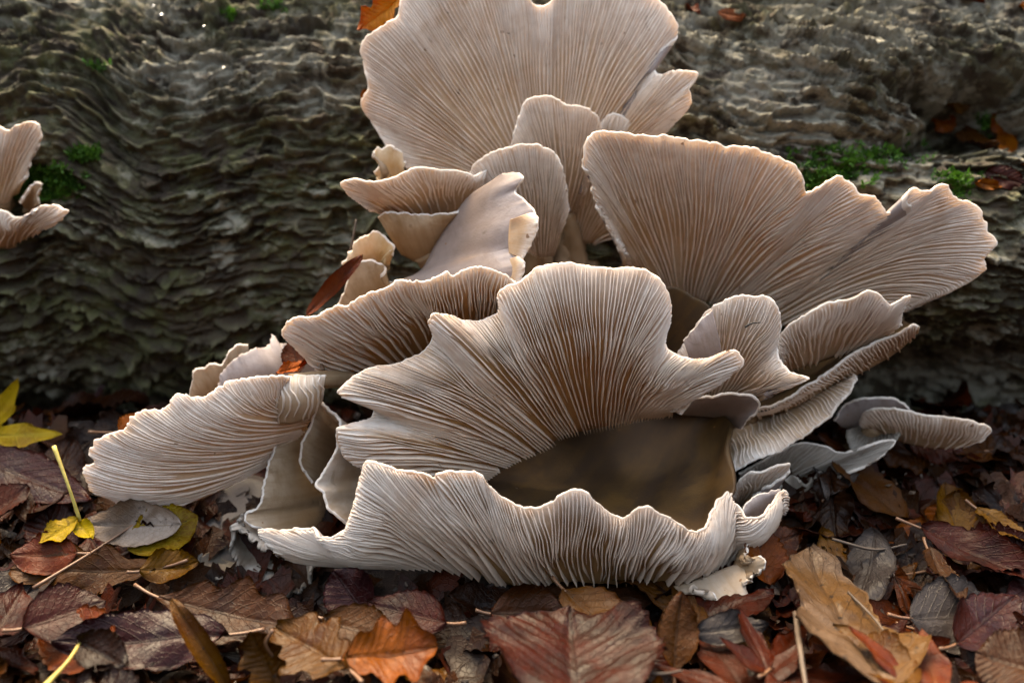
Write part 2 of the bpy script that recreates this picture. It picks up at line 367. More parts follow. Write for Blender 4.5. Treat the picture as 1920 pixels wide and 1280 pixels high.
# ------------------------------------------------------------------ mushroom sheets
class Sheet: pass
def sheet(rim, inner, mid=None, bulge=6, nu=200, nv=26, crinkle=.5, wave=.8, detail=2.6, seed=1, smooth=None, flip=False, sagpx=0):
    S = Sheet(); S.nu, S.nv = nu, nv
    R = curve(rim, nu); I = curve(inner, nu)
    L = np.linalg.norm(np.diff(R, axis=0), axis=1).sum(); S.L = L
    Li = np.linalg.norm(np.diff(I, axis=0), axis=1).sum(); S.Li = Li
    Rs = smooth1(R, smooth if smooth is not None else max(3, nu // 26))
    if mid is not None: Mc = curve(mid, nu)
    else: Mc = .5 * (I + Rs) - FWD * bulge / 1000. - UP * sagpx * .000225
    u = np.linspace(0, 1, nu)[:, None, None]; v = np.linspace(0, 1, nv)[None, :, None]
    v = v ** .9
    P = (1 - v) ** 2 * I[:, None] + 2 * v * (1 - v) * Mc[:, None] + v ** 2 * Rs[:, None] + (R - Rs)[:, None] * v ** detail
    def normals(P):
        du = np.gradient(P, axis=0); dv = np.gradient(P, axis=1)
        n = np.cross(du, dv); n /= np.linalg.norm(n, axis=2, keepdims=True) + 1e-12
        tu = du / (np.linalg.norm(du, axis=2, keepdims=True) + 1e-12)
        tv = dv / (np.linalg.norm(dv, axis=2, keepdims=True) + 1e-12)
        return n, tu, tv
    N, TU, TV = normals(P)
    sg = 1 if ((N * (CAM - P)).sum(2)).mean() > 0 else -1
    if flip: sg = -sg
    uu = (u * L)[:, :, 0] + 0 * v[:, :, 0]; vv = v[:, :, 0] + 0 * u[:, :, 0]
    d = wave * .001 * vv * fbm(uu * 45, vv * 1.6, seed, 2) * 2
    d = d + crinkle * .001 * np.clip((vv - .78) / .22, 0, 1) ** 2 * fbm(uu * 260, vv * 0 + .5, seed + 9, 3) * 2.2
    rad = crinkle * .0009 * np.clip((vv - .9) / .1, 0, 1) ** 2 * vnoise(uu * 950, vv * 0 + 7.5, seed + 29) * .9 + crinkle * .001 * np.clip((vv - .82) / .18, 0, 1) ** 2 * fbm(uu * 330, vv * 0 + 3.5, seed + 19, 3) * 2.0
    P = P + N * sg * d[..., None] + TV * rad[..., None]
    N, TU, TV = normals(P)
    S.P, S.N, S.TU, S.TV, S.v = P, N * sg, TU, TV, v[0, :, 0]
    return S

def flesh_mesh(S, t_in=3.5, t_rim=1.3):
    """gill side, skin side and rounded rim as one closed body"""
    P, N, nu, nv = S.P, S.N, S.nu, S.nv
    v = S.v[None, :, None]
    th_ = (t_rim + (t_in - t_rim) * (1 - v) ** 1.2) / 1000.
    T = P - N * th_
    tr = t_rim / 1000.
    edge = [P[:, -1] + S.TV[:, -1] * tr * .38 - N[:, -1] * tr * .14, P[:, -1] + S.TV[:, -1] * tr * .55 - N[:, -1] * tr * .5, P[:, -1] + S.TV[:, -1] * tr * .38 - N[:, -1] * tr * .86]
    rows = np.concatenate([P, np.stack(edge, 1), T[:, ::-1]], 1)      # nu x (2nv+3)
    nr = rows.shape[1]
    F = grid_faces(nu, nr)
    vrow = np.concatenate([S.v, [1, 1, 1], S.v[::-1]])
    mi = np.tile(np.where(np.arange(nr - 1) < nv - 1, 0, np.where(np.arange(nr - 1) < nv + 4, 1, 2)), nu - 1)
    i = np.arange(nu - 1)
    Fi = np.stack([i * nr, i * nr + nr - 1, (i + 1) * nr + nr - 1, (i + 1) * nr], 1)
    j = np.arange(nv - 1)
    Fa = np.stack([j, j + 1, nr - 2 - j, nr - 1 - j], 1); o = (nu - 1) * nr
    Fb = np.stack([o + j, o + nr - 1 - j, o + nr - 2 - j, o + j + 1], 1)
    F = np.concatenate([F, Fi, Fa, Fb]); mi = np.concatenate([mi, np.full(len(Fi), 2), np.full(len(Fa) + len(Fb), 0)])
    uv = np.stack(np.broadcast_arrays(np.linspace(0, 1, nu)[:, None], vrow[None, :]), -1).reshape(-1, 2)
    return rows.reshape(-1, 3), F, mi, uv

def samp(A, u, v, S):
    fu = np.clip(u, 0, 1) * (S.nu - 1); fv = np.interp(v, S.v, np.arange(S.nv))
    i = np.clip(fu.astype(int), 0, S.nu - 2); j = np.clip(fv.astype(int), 0, S.nv - 2)
    a = (fu - i)[:, None]; b_ = (fv - j)[:, None]
    return (A[i, j] * (1 - a) + A[i + 1, j] * a) * (1 - b_) + (A[i, j + 1] * (1 - a) + A[i + 1, j + 1] * a) * b_

def gill_strips(S, spacing=2.0, conv=.2, uc=.5, H=2.2, seed=1, nseg=18, vmax=1.0, wander=1.0, thick=.27):
    out = []
    sp = spacing * .86 / 1000. / S.L; 
    ext = conv / (1 - conv) if conv > 0 else 0
    lo, hi = -ext * (1 - uc) - .0, 1 + ext * uc
    lo, hi = uc - uc / (1 - conv), uc + (1 - uc) / (1 - conv)
    ratio = min(1.0, S.Li * (1 - conv) / S.L)
    r = np.random.RandomState(seed)
    n = int((hi - lo) / sp)
    pat = [0, .66, .38, .66]
    for k in range(n):
        u0 = lo + (k + .5 + r.uniform(-.22, .22)) * sp
        vs = pat[k % 4] * (1 - ratio) ** .6 + (r.uniform(-.1, .12) if k % 4 else 0)
        if r.rand() < .12: vs += r.uniform(0, .25)
        vs = max(0.0, min(.85, vs)); ve = vmax - r.uniform(0, .012)
        v = np.linspace(vs, ve, nseg)
        uw = u0 + (uc - u0) * conv * (1 - v)
        L_ = wander * sp * (1.9 * vnoise(v * 2.2 + 3, np.full(nseg, u0 / sp * .085), seed) * 2 + .5 * vnoise(v * 5, np.full(nseg, u0 / sp * .3), seed + 3) * 2 + .26 * vnoise(v * 7, np.full(nseg, k * 3.7), seed + 5) * 2)
        u = uw + L_ * np.clip(v * 6, 0, 1)
        ok = (u > .002) & (u < .998)
        if ok.sum() < 4: continue
        a, e = np.argmax(ok), len(ok) - np.argmax(ok[::-1]); 
        v = np.linspace(v[a], v[e - 1], nseg); u = np.interp(v, np.linspace(vs, ve, len(u)), u)
        P = samp(S.P, u, v, S); N = samp(S.N, u, v, S); T = samp(S.TU, u, v, S)
        row = np.linalg.norm(samp(np.gradient(S.P, axis=0), u, v, S), axis=1) * (S.nu - 1)
        loc = row * sp * (1 - conv * (1 - v))
        loc = loc / np.where(v < .38, .25 + .75 * ratio, np.where(v < .66, .5 + .5 * ratio, 1.0))
        hw = np.clip(thick * loc, .00012, .00050)
        w_ = (v - v[0]) / (v[-1] - v[0] + 1e-9)
        hh = H * .001 * np.clip((w_ + (.35 if vs < .05 else 0)) / .3, 0, 1) * (.16 + .84 * np.clip((1 - v) / .40, 0, 1) ** .65) * r.uniform(.82, 1.1)
        hh = np.minimum(hh, loc * 2.2 + .0004) + .00008
        lat = hw * .55 * vnoise(v * 11, np.full(nseg, k * 1.7), seed + 8) * 2
        taper = np.clip(np.minimum(w_ / .06, (1 - w_) / .05) + .15, .15, 1)[:, None]
        hw = hw[:, None] * taper; hh = hh[:, None]; lat = lat[:, None]
        V = np.stack([P - T * hw - N * .0002, P + T * (lat - hw * .5) + N * hh, P + T * (lat + hw * .5) + N * hh, P + T * hw - N * .0002], 1)
        uv = np.stack(np.broadcast_arrays(u[:, None], v[:, None]), -1).repeat(4, 1).reshape(nseg, 4, 2) if False else np.stack([np.repeat(u[:, None], 4, 1), np.repeat(v[:, None], 4, 1)], -1)
        out.append((V.reshape(-1, 3), grid_faces(nseg, 4), uv.reshape(-1, 2)))
    return out

GROUP = 'oyster mushrooms in the cluster on the log'
def tube(P, rad, nseg=14, n=24, lump=0.0, seed=0):
    P = curve(P, n, True); 
    rads = np.interp(np.linspace(0, 1, n), np.linspace(0, 1, len(rad)), rad)
    T = np.gradient(P, axis=0); T /= np.linalg.norm(T, axis=1)[:, None]
    ref = np.array([.31, .2, .93]) if abs(T[:, 2]).mean() < .8 else np.array([1., .1, 0])
    A = np.cross(T, ref); A /= np.linalg.norm(A, axis=1)[:, None]; B = np.cross(T, A)
    ang = np.linspace(0, 2 * math.pi, nseg, endpoint=False)
    r = rads[:, None] * (1 + lump * fbm(np.cos(ang)[None] * 1.5 + np.arange(n)[:, None] * .23, np.sin(ang)[None] * 1.5 + seed, seed, 3))
    V = P[:, None] + r[..., None] * (np.cos(ang)[None, :, None] * A[:, None] + np.sin(ang)[None, :, None] * B[:, None])
    i, j = np.meshgrid(np.arange(n - 1), np.arange(nseg), indexing='ij'); j2 = (j + 1) % nseg
    F = np.stack([(i * nseg + j).ravel(), (i * nseg + j2).ravel(), ((i + 1) * nseg + j2).ravel(), ((i + 1) * nseg + j).ravel()], 1)
    V = np.concatenate([V.reshape(-1, 3), P[:1], P[-1:]]); c0, c1 = n * nseg, n * nseg + 1
    F = F.tolist() + [[c0, (k + 1) % nseg, k] for k in range(nseg)] + [[c1, (n - 1) * nseg + k, (n - 1) * nseg + (k + 1) % nseg] for k in range(nseg)]
    uv = np.concatenate([np.stack(np.broadcast_arrays(np.linspace(0, 1, nseg)[None], np.linspace(0, .9, n)[:, None]), -1).reshape(-1, 2), [[0, 0], [0, 0]]])
    return V, F, uv

def mushroom(label, rim, inner, gills=True, single=False, mats=('groove', 'rim', 'top'), gmat='gill', stem=None, extra=(), group=GROUP,
             spacing=2.0, conv=.15, uc=.5, H=2.2, wander=1.0, thick=.27, t=(3.5, 1.3), seed=None, stem_mat='stem', **kw):
    seed = seed or random.randint(1, 9999)
    S = sheet(rim, inner, seed=seed, **kw)
    base = S.P[:, 0].mean(0)
    if stem: base = np.array(at(*stem[0][-1]))
    root = thing('oyster_mushroom', base, label, 'mushroom', group)
    V, F, mi, uv = flesh_mesh(S, *t)
    mesh_obj('cap', V, F, [M[m] for m in mats], root, uv, mi, base=base)
    if gills:
        st = gill_strips(S, spacing, conv, uc, H, seed, wander=wander, thick=thick)
        if single:
            order = sorted(range(len(st)), key=lambda k: -np.linalg.norm(st[k][0][0] - st[k][0][-1]))
            rest = [st[k] for k in order[295:]]; st = [st[k] for k in sorted(order[:295])]
            for V, F, uv in st: mesh_obj('gill', V, F, M[gmat], root, uv, base=base)
            st = rest
        if st and (rest if single else True):
            off = 0; VV, FF, UU = [], [], []
            for V, F, uv in st: VV.append(V); FF.append(F + off); UU.append(uv); off += len(V)
            g_ = mesh_obj('gills', np.concatenate(VV), np.concatenate(FF), M[gmat], root, np.concatenate(UU), base=base); g_['kind'] = 'stuff'
    if stem:
        pts, rad = stem
        V, F, uv = tube([at(*p_) for p_ in pts], [r * .000225 for r in rad], 18, 26, .35, seed)
        mesh_obj('stem', V, F, M[stem_mat], root, uv, base=base)
    for (nm, rim2, in2, ms, kw2) in extra:
        kw2 = dict(kw2); tt = kw2.pop('t', (2.0, 1.0)); gl = kw2.pop('gl', None)
        S2 = sheet(rim2, in2, seed=seed + 5, **kw2)
        V, F, mi, uv = flesh_mesh(S2, *tt)
        mesh_obj(nm, V, F, [M[m] for m in ms], root, uv, mi, base=base)
        if gl:
            off = 0; VV, FF, UU = [], [], []
            for V, F, uv in gill_strips(S2, gl, .1, .5, 1.2, seed + 2, 12): VV.append(V); FF.append(F + off); UU.append(uv); off += len(V)
            g_ = mesh_obj('gills', np.concatenate(VV), np.concatenate(FF), M[gmat], root, np.concatenate(UU), base=base); g_['kind'] = 'stuff'
    return root

SM = ('top', 'rim', 'groove')
# ------------------------------------------------------------------ the mushrooms
# top fan
mushroom('largest upright fan-shaped mushroom at the top with a notch in its rim, gills facing out',
  [(765,314,58),(728,275,56),(700,230,54),(678,196,52),(692,166,50),(684,120,48),(678,88,47),(702,58,46),(742,36,46),(760,-15,46),(830,-66,48),(930,-58,50),(982,-14,52),(1008,14,54),(1032,8,54),(1060,-34,50),(1130,-72,46),(1200,-20,44),(1238,4,44),(1264,38,45),(1270,66,47),(1243,92,50),(1222,122,53),(1236,140,50),(1262,134,46),(1307,138,44),(1291,172,46),(1296,196,50),(1264,234,56),(1236,258,62)],
  [(930,352,66),(960,350,68),(990,345,68),(1040,342,68),(1080,345,68),(1120,330,68)], bulge=-2, single=True, spacing=1.95, conv=.08, H=1.5, wander=.8, nu=260, nv=30,
  stem=([(1030,345,82),(1060,420,88),(1070,500,92)], [45, 38, 44]), wave=1.6, crinkle=.7)
mushroom('small tongue-shaped mushroom standing in front of the top fan',
  [(955,312,56),(962,262,46),(972,228,43),(988,192,42),(1010,181,41),(1045,189,40),(1060,197,40),(1085,201,40),(1112,211,42),(1126,236,45),(1122,275,52),(1105,315,60)],
  [(1030,400,74),(1060,405,76),(1085,400,74)], bulge=6, spacing=1.7, H=1.2, conv=.05, stem=([(1060,400,76),(1075,450,82),(1080,510,90)],[22,22,30]))
mushroom('smallest rounded cap peeping out at the right of the tongue-shaped one',
  [(1122,262,64),(1128,232,58),(1142,217,56),(1164,219,56),(1184,236,58),(1194,258,64)], [(1110,330,76),(1140,335,76)], bulge=4, spacing=1.8, H=1.0, nu=90)
mushroom('shaded brownish mushroom with fine dark gills under the tongue-shaped one',
  [(1062,330,64),(1082,278,58),(1105,252,56),(1135,252,56),(1160,300,58),(1178,380,60),(1190,440,62)], [(1062,440,84),(1090,455,84),(1120,455,82)], bulge=2, spacing=1.6, H=1.6,
  gmat='gill', stem=([(1095,395,96),(1095,470,98),(1090,560,100)],[26,44,60]))
mushroom('round brownish mushroom with fine gills at the left of the stems under the top fan',
  [(876,352,50),(888,312,42),(905,298,38),(925,288,36),(960,277,34),(1005,274,34),(1036,286,35),(1052,312,37),(1062,350,42),(1066,395,50)],
  [(990,470,66),(1012,482,68),(1040,480,66)], bulge=5, spacing=1.55, H=1.4, conv=.05, stem=([(1005,430,78),(1012,500,84),(1015,580,92)],[24,38,50]))
mushroom('left-pointing shelf mushroom with a white tip under the top fan',
  [(912,322,40),(890,330,34),(868,324,31),(830,321,27),(780,317,23),(745,334,21),(702,344,19),(662,339,19),(640,347,19),(652,366,24),(690,394,32)],
  [(890,385,52),(850,400,52),(800,412,52),(750,410,48),(715,404,42)], bulge=7, spacing=2.1, H=.9, conv=.1, wander=.8, nu=150, crinkle=.4)
mushroom('short tan mushroom tucked under the left-pointing shelf one',
  [(708,408,38),(726,401,34),(760,402,33),(800,404,33),(850,400,34),(870,396,38)], [(752,478,52),(785,490,54),(820,480,54),(850,430,54)], bulge=9, gills=False, mats=('stem','rim','top'), nu=90,
  stem=([(790,470,54),(830,510,66),(880,580,80)],[30,28,36]))
mushroom('smooth lilac-grey mushroom with its right edge curled into white frills',
  [(948,322,22),(972,324,16),(978,336,12),(964,360,15),(984,378,10),(1000,398,6),(1000,416,6),(984,452,10),(956,470,13),(974,494,8),(966,516,9),(970,545,14)],
  [(925,338,28),(880,366,34),(846,410,38),(814,462,42),(788,506,44),(745,528,46),(700,560,50),(650,600,54)], bulge=5, gills=False, mats=SM, crinkle=.3, smooth=16, nu=160,
  extra=[('curled_rim', [(1000,398,5),(1009,408,2),(1004,432,2),(992,462,5),(978,486,8)], [(956,412,10),(954,430,12),(953,452,12),(954,474,12)], ('groove','rim','rim'), dict(bulge=2, nu=60, nv=14)),
         ('curled_rim', [(974,480,8),(984,492,5),(978,515,6),(968,540,8)], [(954,486,12),(950,505,12),(945,545,14)], ('groove','rim','rim'), dict(bulge=2, nu=50, nv=14))])
mushroom('pale cream lobe with a wavy edge behind the backlit mushroom',
  [(628,590,42),(646,545,38),(662,505,35),(682,491,34),(706,492,33),(722,502,34),(716,522,36),(740,530,40),(800,530,44)], [(690,620,52),(760,600,52),(800,590,52)], bulge=6, gills=False, mats=('stem','rim','stem'), nu=110)
mushroom('ochre scrap of mushroom against the bark left of the stems',
  [(645,496,42),(662,462,36),(684,444,33),(706,438,32),(726,452,32),(738,470,32),(720,488,36)], [(676,520,46),(700,515,48),(722,505,46)], bulge=4, gills=False, mats=('top_ochre','rim','top_ochre'), nu=80, crinkle=.9)
mushroom('cream scrap of mushroom under the left edge of the top fan',
  [(704,336,56),(712,300,50),(698,290,48),(722,276,47),(748,283,48),(760,306,50)], [(722,352,58),(752,346,58)], bulge=4, gills=False, mats=('top_ochre','rim','stem'), nu=80, crinkle=1.0)
# right fan
mushroom('broad right-hand fan mushroom with a ragged wavy rim and brown-stained gill centre',
  [(1166,470,46),(1128,400,34),(1108,340,26),(1092,304,21),(1098,290,20),(1100,268,18),(1120,251,17),(1155,249,16),(1220,256,15),(1280,262,15),(1340,270,14),(1362,279,15),(1400,281,14),(1450,296,14),(1488,310,14),(1503,330,15),(1512,364,20),(1540,352,17),(1566,340,15),(1590,341,15),(1610,362,16),(1640,372,18),(1660,398,22),(1690,404,24),(1706,398,25),(1700,372,17),(1712,357,16),(1745,362,17),(1768,350,17),(1790,372,19),(1822,385,21),(1842,410,22),(1850,432,23),(1867,455,24),(1846,484,27),(1842,508,30),(1780,548,38),(1700,586,48)],
  [(1180,520,68),(1230,545,74),(1280,560,78),(1330,565,80),(1380,580,80),(1440,600,78),(1500,620,74),(1570,625,66)],
  bulge=6, sagpx=-6, single=True, spacing=1.9, conv=.30, uc=.30, H=2.0, thick=.27, mats=('groove','rim','top'),  nu=320, nv=30, crinkle=.8, wave=1.2,
  stem=([(1300,480,80),(1230,500,90),(1120,560,100)],[40,44,60]))
# right cluster
mushroom('folded mushroom with a small dark twig on its gills right of the central one',
  [(1272,664,28),(1296,624,20),(1332,580,11),(1368,562,6),(1410,557,4),(1444,563,2),(1460,584,2),(1462,626,5),(1456,662,8),(1474,692,3),(1514,711,-5),(1482,726,4),(1440,738,14)],
  [(1300,738,34),(1330,742,34),(1365,744,34),(1405,744,30)], bulge=8, single=True, spacing=1.75, conv=.1, H=1.5, nu=200, stem=([(1350,735,36),(1260,730,55),(1150,700,80)],[35,40,50]),
  extra=[('folded_edge', [(1282,640,10),(1304,614,6),(1334,582,3)], [(1300,700,14),(1330,680,8),(1352,662,4)], SM, dict(bulge=3, nu=50, nv=14))])
mushroom('elongated shelf mushroom under the right fan with a forked tip',
  [(1456,668,26),(1462,638,20),(1480,612,16),(1506,596,13),(1542,577,11),(1570,568,10),(1600,564,9),(1622,551,8),(1644,550,8),(1660,566,10),(1672,572,12),(1706,557,9),(1694,584,14),(1690,610,20)],
  [(1462,694,36),(1500,690,38),(1545,676,38),(1600,655,36),(1655,628,30)], bulge=6, single=True, spacing=1.8, conv=.15, uc=.3, H=1.5, nu=180, stem=([(1470,690,40),(1380,690,60),(1200,640,86)],[35,40,50]))
mushroom('shelf mushroom under the forked one with a dark wet hollow and bright outer lip',
  [(1405,770,38),(1440,766,33),(1480,745,31),(1540,708,29),(1565,690,28),(1592,668,27),(1640,645,25),(1690,624,22),(1712,612,19),(1722,617,19)],
  [(1425,782,48),(1495,762,47),(1560,724,44),(1625,694,42),(1685,658,38),(1716,628,30)], bulge=4, single=True, spacing=2.0, conv=.05, H=1.0, wander=.6, nu=140,
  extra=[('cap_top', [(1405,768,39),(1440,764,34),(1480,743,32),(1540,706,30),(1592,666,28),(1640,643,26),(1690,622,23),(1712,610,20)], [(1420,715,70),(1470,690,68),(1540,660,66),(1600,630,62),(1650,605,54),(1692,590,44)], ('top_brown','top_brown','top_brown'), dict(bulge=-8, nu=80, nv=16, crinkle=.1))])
mushroom('drooping brown-centred mushroom with a pale wavy lip at the lower right of the cluster',
  [(1604,702,34),(1600,716,31),(1588,738,29),(1572,756,29),(1556,778,29),(1530,796,29),(1518,808,29),(1480,832,29),(1450,848,29),(1420,858,29),(1372,882,30)],
  [(1590,702,50),(1540,712,54),(1485,745,56),(1430,775,56),(1380,800,56),(1350,830,52)], bulge=8, single=True, spacing=2.4, conv=.1, H=.5, nu=140, wander=.45, stem=([(1420,770,58),(1300,800,70),(1150,840,84)],[40,44,50]))
mushroom('small tan folded mushroom under the big central one, over the hollow',
  [(1262,768,22),(1300,752,17),(1340,744,14),(1385,740,13),(1418,748,13),(1421,766,16),(1406,782,20),(1386,804,28)], [(1280,778,36),(1330,782,38),(1365,786,38),(1378,800,36)], bulge=3, gills=False, mats=('top','rim','top'), nu=100)
# backlit one behind the centre
mushroom('backlit warm-toned mushroom with a pointed left end just behind the central one',
  [(570,668,20),(545,645,13),(529,627,8),(536,612,5),(552,602,3),(580,597,1),(602,590,0),(622,580,-1),(660,571,-2),(690,552,-3),(715,545,-3),(745,529,-4),(775,531,-4),(800,532,-3),(815,527,-4),(838,517,-4),(854,522,-3),(882,507,-4),(905,505,-4),(928,509,-3),(950,520,-1),(970,538,2)],
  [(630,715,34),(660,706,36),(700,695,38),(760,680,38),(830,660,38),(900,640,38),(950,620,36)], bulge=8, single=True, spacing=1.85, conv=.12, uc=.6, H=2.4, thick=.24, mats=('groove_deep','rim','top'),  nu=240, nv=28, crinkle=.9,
  stem=([(800,660,40),(900,690,60),(1000,720,84)],[60,60,70]))
# central
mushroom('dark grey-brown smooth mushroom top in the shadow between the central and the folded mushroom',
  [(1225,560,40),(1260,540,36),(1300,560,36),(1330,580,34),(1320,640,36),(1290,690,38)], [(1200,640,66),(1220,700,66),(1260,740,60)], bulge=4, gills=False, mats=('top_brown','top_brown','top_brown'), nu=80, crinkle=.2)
mushroom('large central mushroom with sharp pale gills spreading over a deep wavy funnel',
  [(720,905,16),(690,886,10),(652,870,5),(632,832,0),(635,802,-3),(660,795,1),(692,786,9),(701,771,11),(674,748,3),(633,737,-6),(650,719,-5),(692,691,-3),(755,678,0),(796,657,3),(812,633,2),(803,605,-10),(818,588,-13),(848,590,-9),(880,602,-4),(920,596,-2),(935,576,-5),(934,550,-11),(960,536,-12),(985,524,-13),(1003,504,-15),(1030,497,-16),(1062,494,-16),(1110,501,-15),(1145,504,-15),(1180,504,-15),(1224,516,-16),(1249,545,-16),(1257,588,-12),(1243,634,-4),(1254,658,-2),(1290,672,-4),(1340,667,-9),(1374,657,-14),(1391,680,-13),(1362,711,-8),(1300,746,4),(1268,772,14)],
  [(900,902,32),(930,882,32),(962,864,32),(1000,848,32),(1034,832,32),(1050,818,32),(1075,811,32),(1102,806,32),(1132,800,32),(1180,786,32),(1225,778,32),(1262,774,30)],
  mid=[(800,910,6),(780,860,-2),(800,810,-4),(850,760,-6),(930,720,-10),(1000,690,-14),(1070,680,-16),(1140,690,-14),(1200,715,-8),(1240,750,4),(1262,772,20)],
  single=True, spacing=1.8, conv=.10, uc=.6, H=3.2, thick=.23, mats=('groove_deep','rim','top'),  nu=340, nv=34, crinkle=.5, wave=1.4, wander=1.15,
  stem=([(1080,730,34),(1080,720,60),(1060,720,90)],[70,60,70]))
# front cup
FR = [(686,868,-26),(710,870,-27),(760,886,-28),(790,888,-29),(818,897,-28),(826,886,-30),(860,885,-30),(890,886,-30),(904,893,-29),(920,915,-28),(945,935,-27),(985,952,-27),(1030,946,-28),(1054,926,-30),(1076,919,-31),(1098,924,-31),(1112,936,-30),(1135,955,-28),(1168,973,-27),(1192,955,-29),(1212,950,-30),(1236,962,-29),(1250,968,-28),(1275,985,-26),(1305,999,-24),(1328,984,-22),(1338,960,-17),(1371,924,-10)]
mushroom('front cup-shaped mushroom with a ragged upturned rim and pleated gills hanging over the leaves',
  [(520,1030,-2),(482,997,-6),(540,994,-9),(590,992,-13),(598,1004,-16),(606,1010,-16),(640,999,-15),(657,962,-19),(670,912,-23)] + FR + [(1378,946,-9),(1396,970,-12),(1424,968,-11),(1446,944,-6),(1460,922,-2),(1471,920,-2),(1464,950,0)],
  [(545,1034,6),(600,1046,6),(680,1052,4),(760,1056,2),(840,1062,0),(900,1078,-2),(960,1098,-2),(1010,1104,-2),(1060,1111,-1),(1130,1113,0),(1200,1111,1),(1260,1106,2),(1310,1086,5),(1370,1045,9),(1420,1000,12),(1458,958,10)],
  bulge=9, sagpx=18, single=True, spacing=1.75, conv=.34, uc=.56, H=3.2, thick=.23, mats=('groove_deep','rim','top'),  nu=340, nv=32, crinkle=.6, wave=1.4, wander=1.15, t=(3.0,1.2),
  stem=([(1010,1060,30),(1040,1040,60),(1060,1000,95)],[70,90,90]),
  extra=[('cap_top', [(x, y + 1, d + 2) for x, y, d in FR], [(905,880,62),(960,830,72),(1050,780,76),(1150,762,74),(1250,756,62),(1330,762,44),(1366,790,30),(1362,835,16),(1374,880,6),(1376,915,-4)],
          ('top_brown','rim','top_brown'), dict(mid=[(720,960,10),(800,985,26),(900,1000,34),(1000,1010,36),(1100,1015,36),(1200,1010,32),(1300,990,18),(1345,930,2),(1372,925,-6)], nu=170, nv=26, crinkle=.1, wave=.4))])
mushroom('small curled grey-lilac flap of mushroom at the right end of the front cup',
  [(1388,966,-4),(1400,945,-1),(1418,930,1),(1442,922,2),(1464,917,2)], [(1392,978,2),(1425,972,4),(1452,945,6)], bulge=2, gills=False, mats=SM, nu=70, nv=14, t=(1.5,1.))
# left wing
mushroom('left wing mushroom low over the pale speckled leaf with gills sweeping sideways',
  [(225,940,12),(188,926,7),(162,902,1),(159,876,-1),(176,866,-1),(170,842,-2),(198,818,-3),(236,805,-3),(252,776,-4),(272,772,-4),(302,768,-4),(338,740,-5),(358,742,-5),(388,747,-4),(404,733,-4),(432,716,-4),(482,711,-3),(530,706,0),(548,716,6)],
  [(520,862,34),(548,830,34),(572,805,32),(590,775,30),(600,745,26)],
  mid=[(330,985,18),(330,960,6),(350,900,-4),(430,830,-8),(500,780,-2),(545,745,8)],
  single=True, spacing=1.7, conv=.05, H=.9, thick=.26, nu=240, nv=30, crinkle=.9, wave=1.2,
  stem=([(545,716,6),(600,712,14),(660,712,34),(760,730,70)],[16,17,18,40]))
mushroom('pleated pale fold where the left wing meets the stems',
  [(524,712,8),(548,706,4),(580,706,4),(610,704,6)], [(505,790,14),(545,795,12),(590,775,12),(606,750,14)], mid=[(510,745,2),(545,755,-4),(585,748,-2),(606,730,6)], single=True, spacing=3.0, conv=.0, H=.8, nu=90, wander=.35, gmat='rim')
mushroom('upright cream fold with a wavy left edge between the left wing and the front cup',
  [(602,754,22),(618,768,18),(640,792,13),(636,815,12),(630,852,10),(612,884,6),(597,908,3),(612,922,2),(614,944,2),(632,964,2),(652,978,4),(668,962,8)],
  [(660,800,40),(700,830,44),(715,880,42),(712,930,38),(700,960,30)], bulge=3, gills=False, mats=('fold','rim','fold'), nu=120, crinkle=.5)
mushroom('wide shaded fold leaning behind the upright cream one',
  [(598,756,26),(582,800,24),(570,830,24),(566,870,24),(590,905,26)], [(650,800,50),(650,860,52),(640,940,50)], bulge=4, gills=False, mats=('stem','rim','top'), nu=80, crinkle=.4)
mushroom('thick tan fold with a split left edge beneath the left wing',
  [(540,800,30),(512,850,24),(498,900,17),(494,930,14),(484,955,12),(462,966,10),(476,985,10),(520,996,12)], [(610,800,56),(630,860,56),(630,930,48),(600,985,36)], bulge=8, gills=False, mats=('stem','rim','stem'), nu=110, crinkle=.6,
  stem=([(570,900,48),(560,980,50),(545,1060,52)],[60,62,70]))
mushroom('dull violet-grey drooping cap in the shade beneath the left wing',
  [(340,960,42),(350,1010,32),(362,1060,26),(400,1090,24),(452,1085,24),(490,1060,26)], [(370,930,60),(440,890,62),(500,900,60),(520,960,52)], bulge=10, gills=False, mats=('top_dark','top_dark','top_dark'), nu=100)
# behind left
mushroom('thin beige mushroom edge standing behind the left wing',
  [(352,752,46),(362,712,41),(366,696,40),(384,692,40),(396,684,39),(416,684,40),(428,664,40),(446,648,40),(466,648,42)], [(390,775,56),(440,765,58),(480,750,58)], bulge=5, gills=False, mats=('stem','rim','top'), nu=80)
mushroom('smooth lilac-white mushroom top under the orange leaf',
  [(412,722,34),(424,690,32),(452,668,33),(480,654,36),(502,648,40),(512,626,44),(522,640,44),(540,650,40)], [(440,760,40),(520,745,42),(590,715,44),(600,690,46)], bulge=8, gills=False, mats=('top','top','top'), nu=100, crinkle=.7)
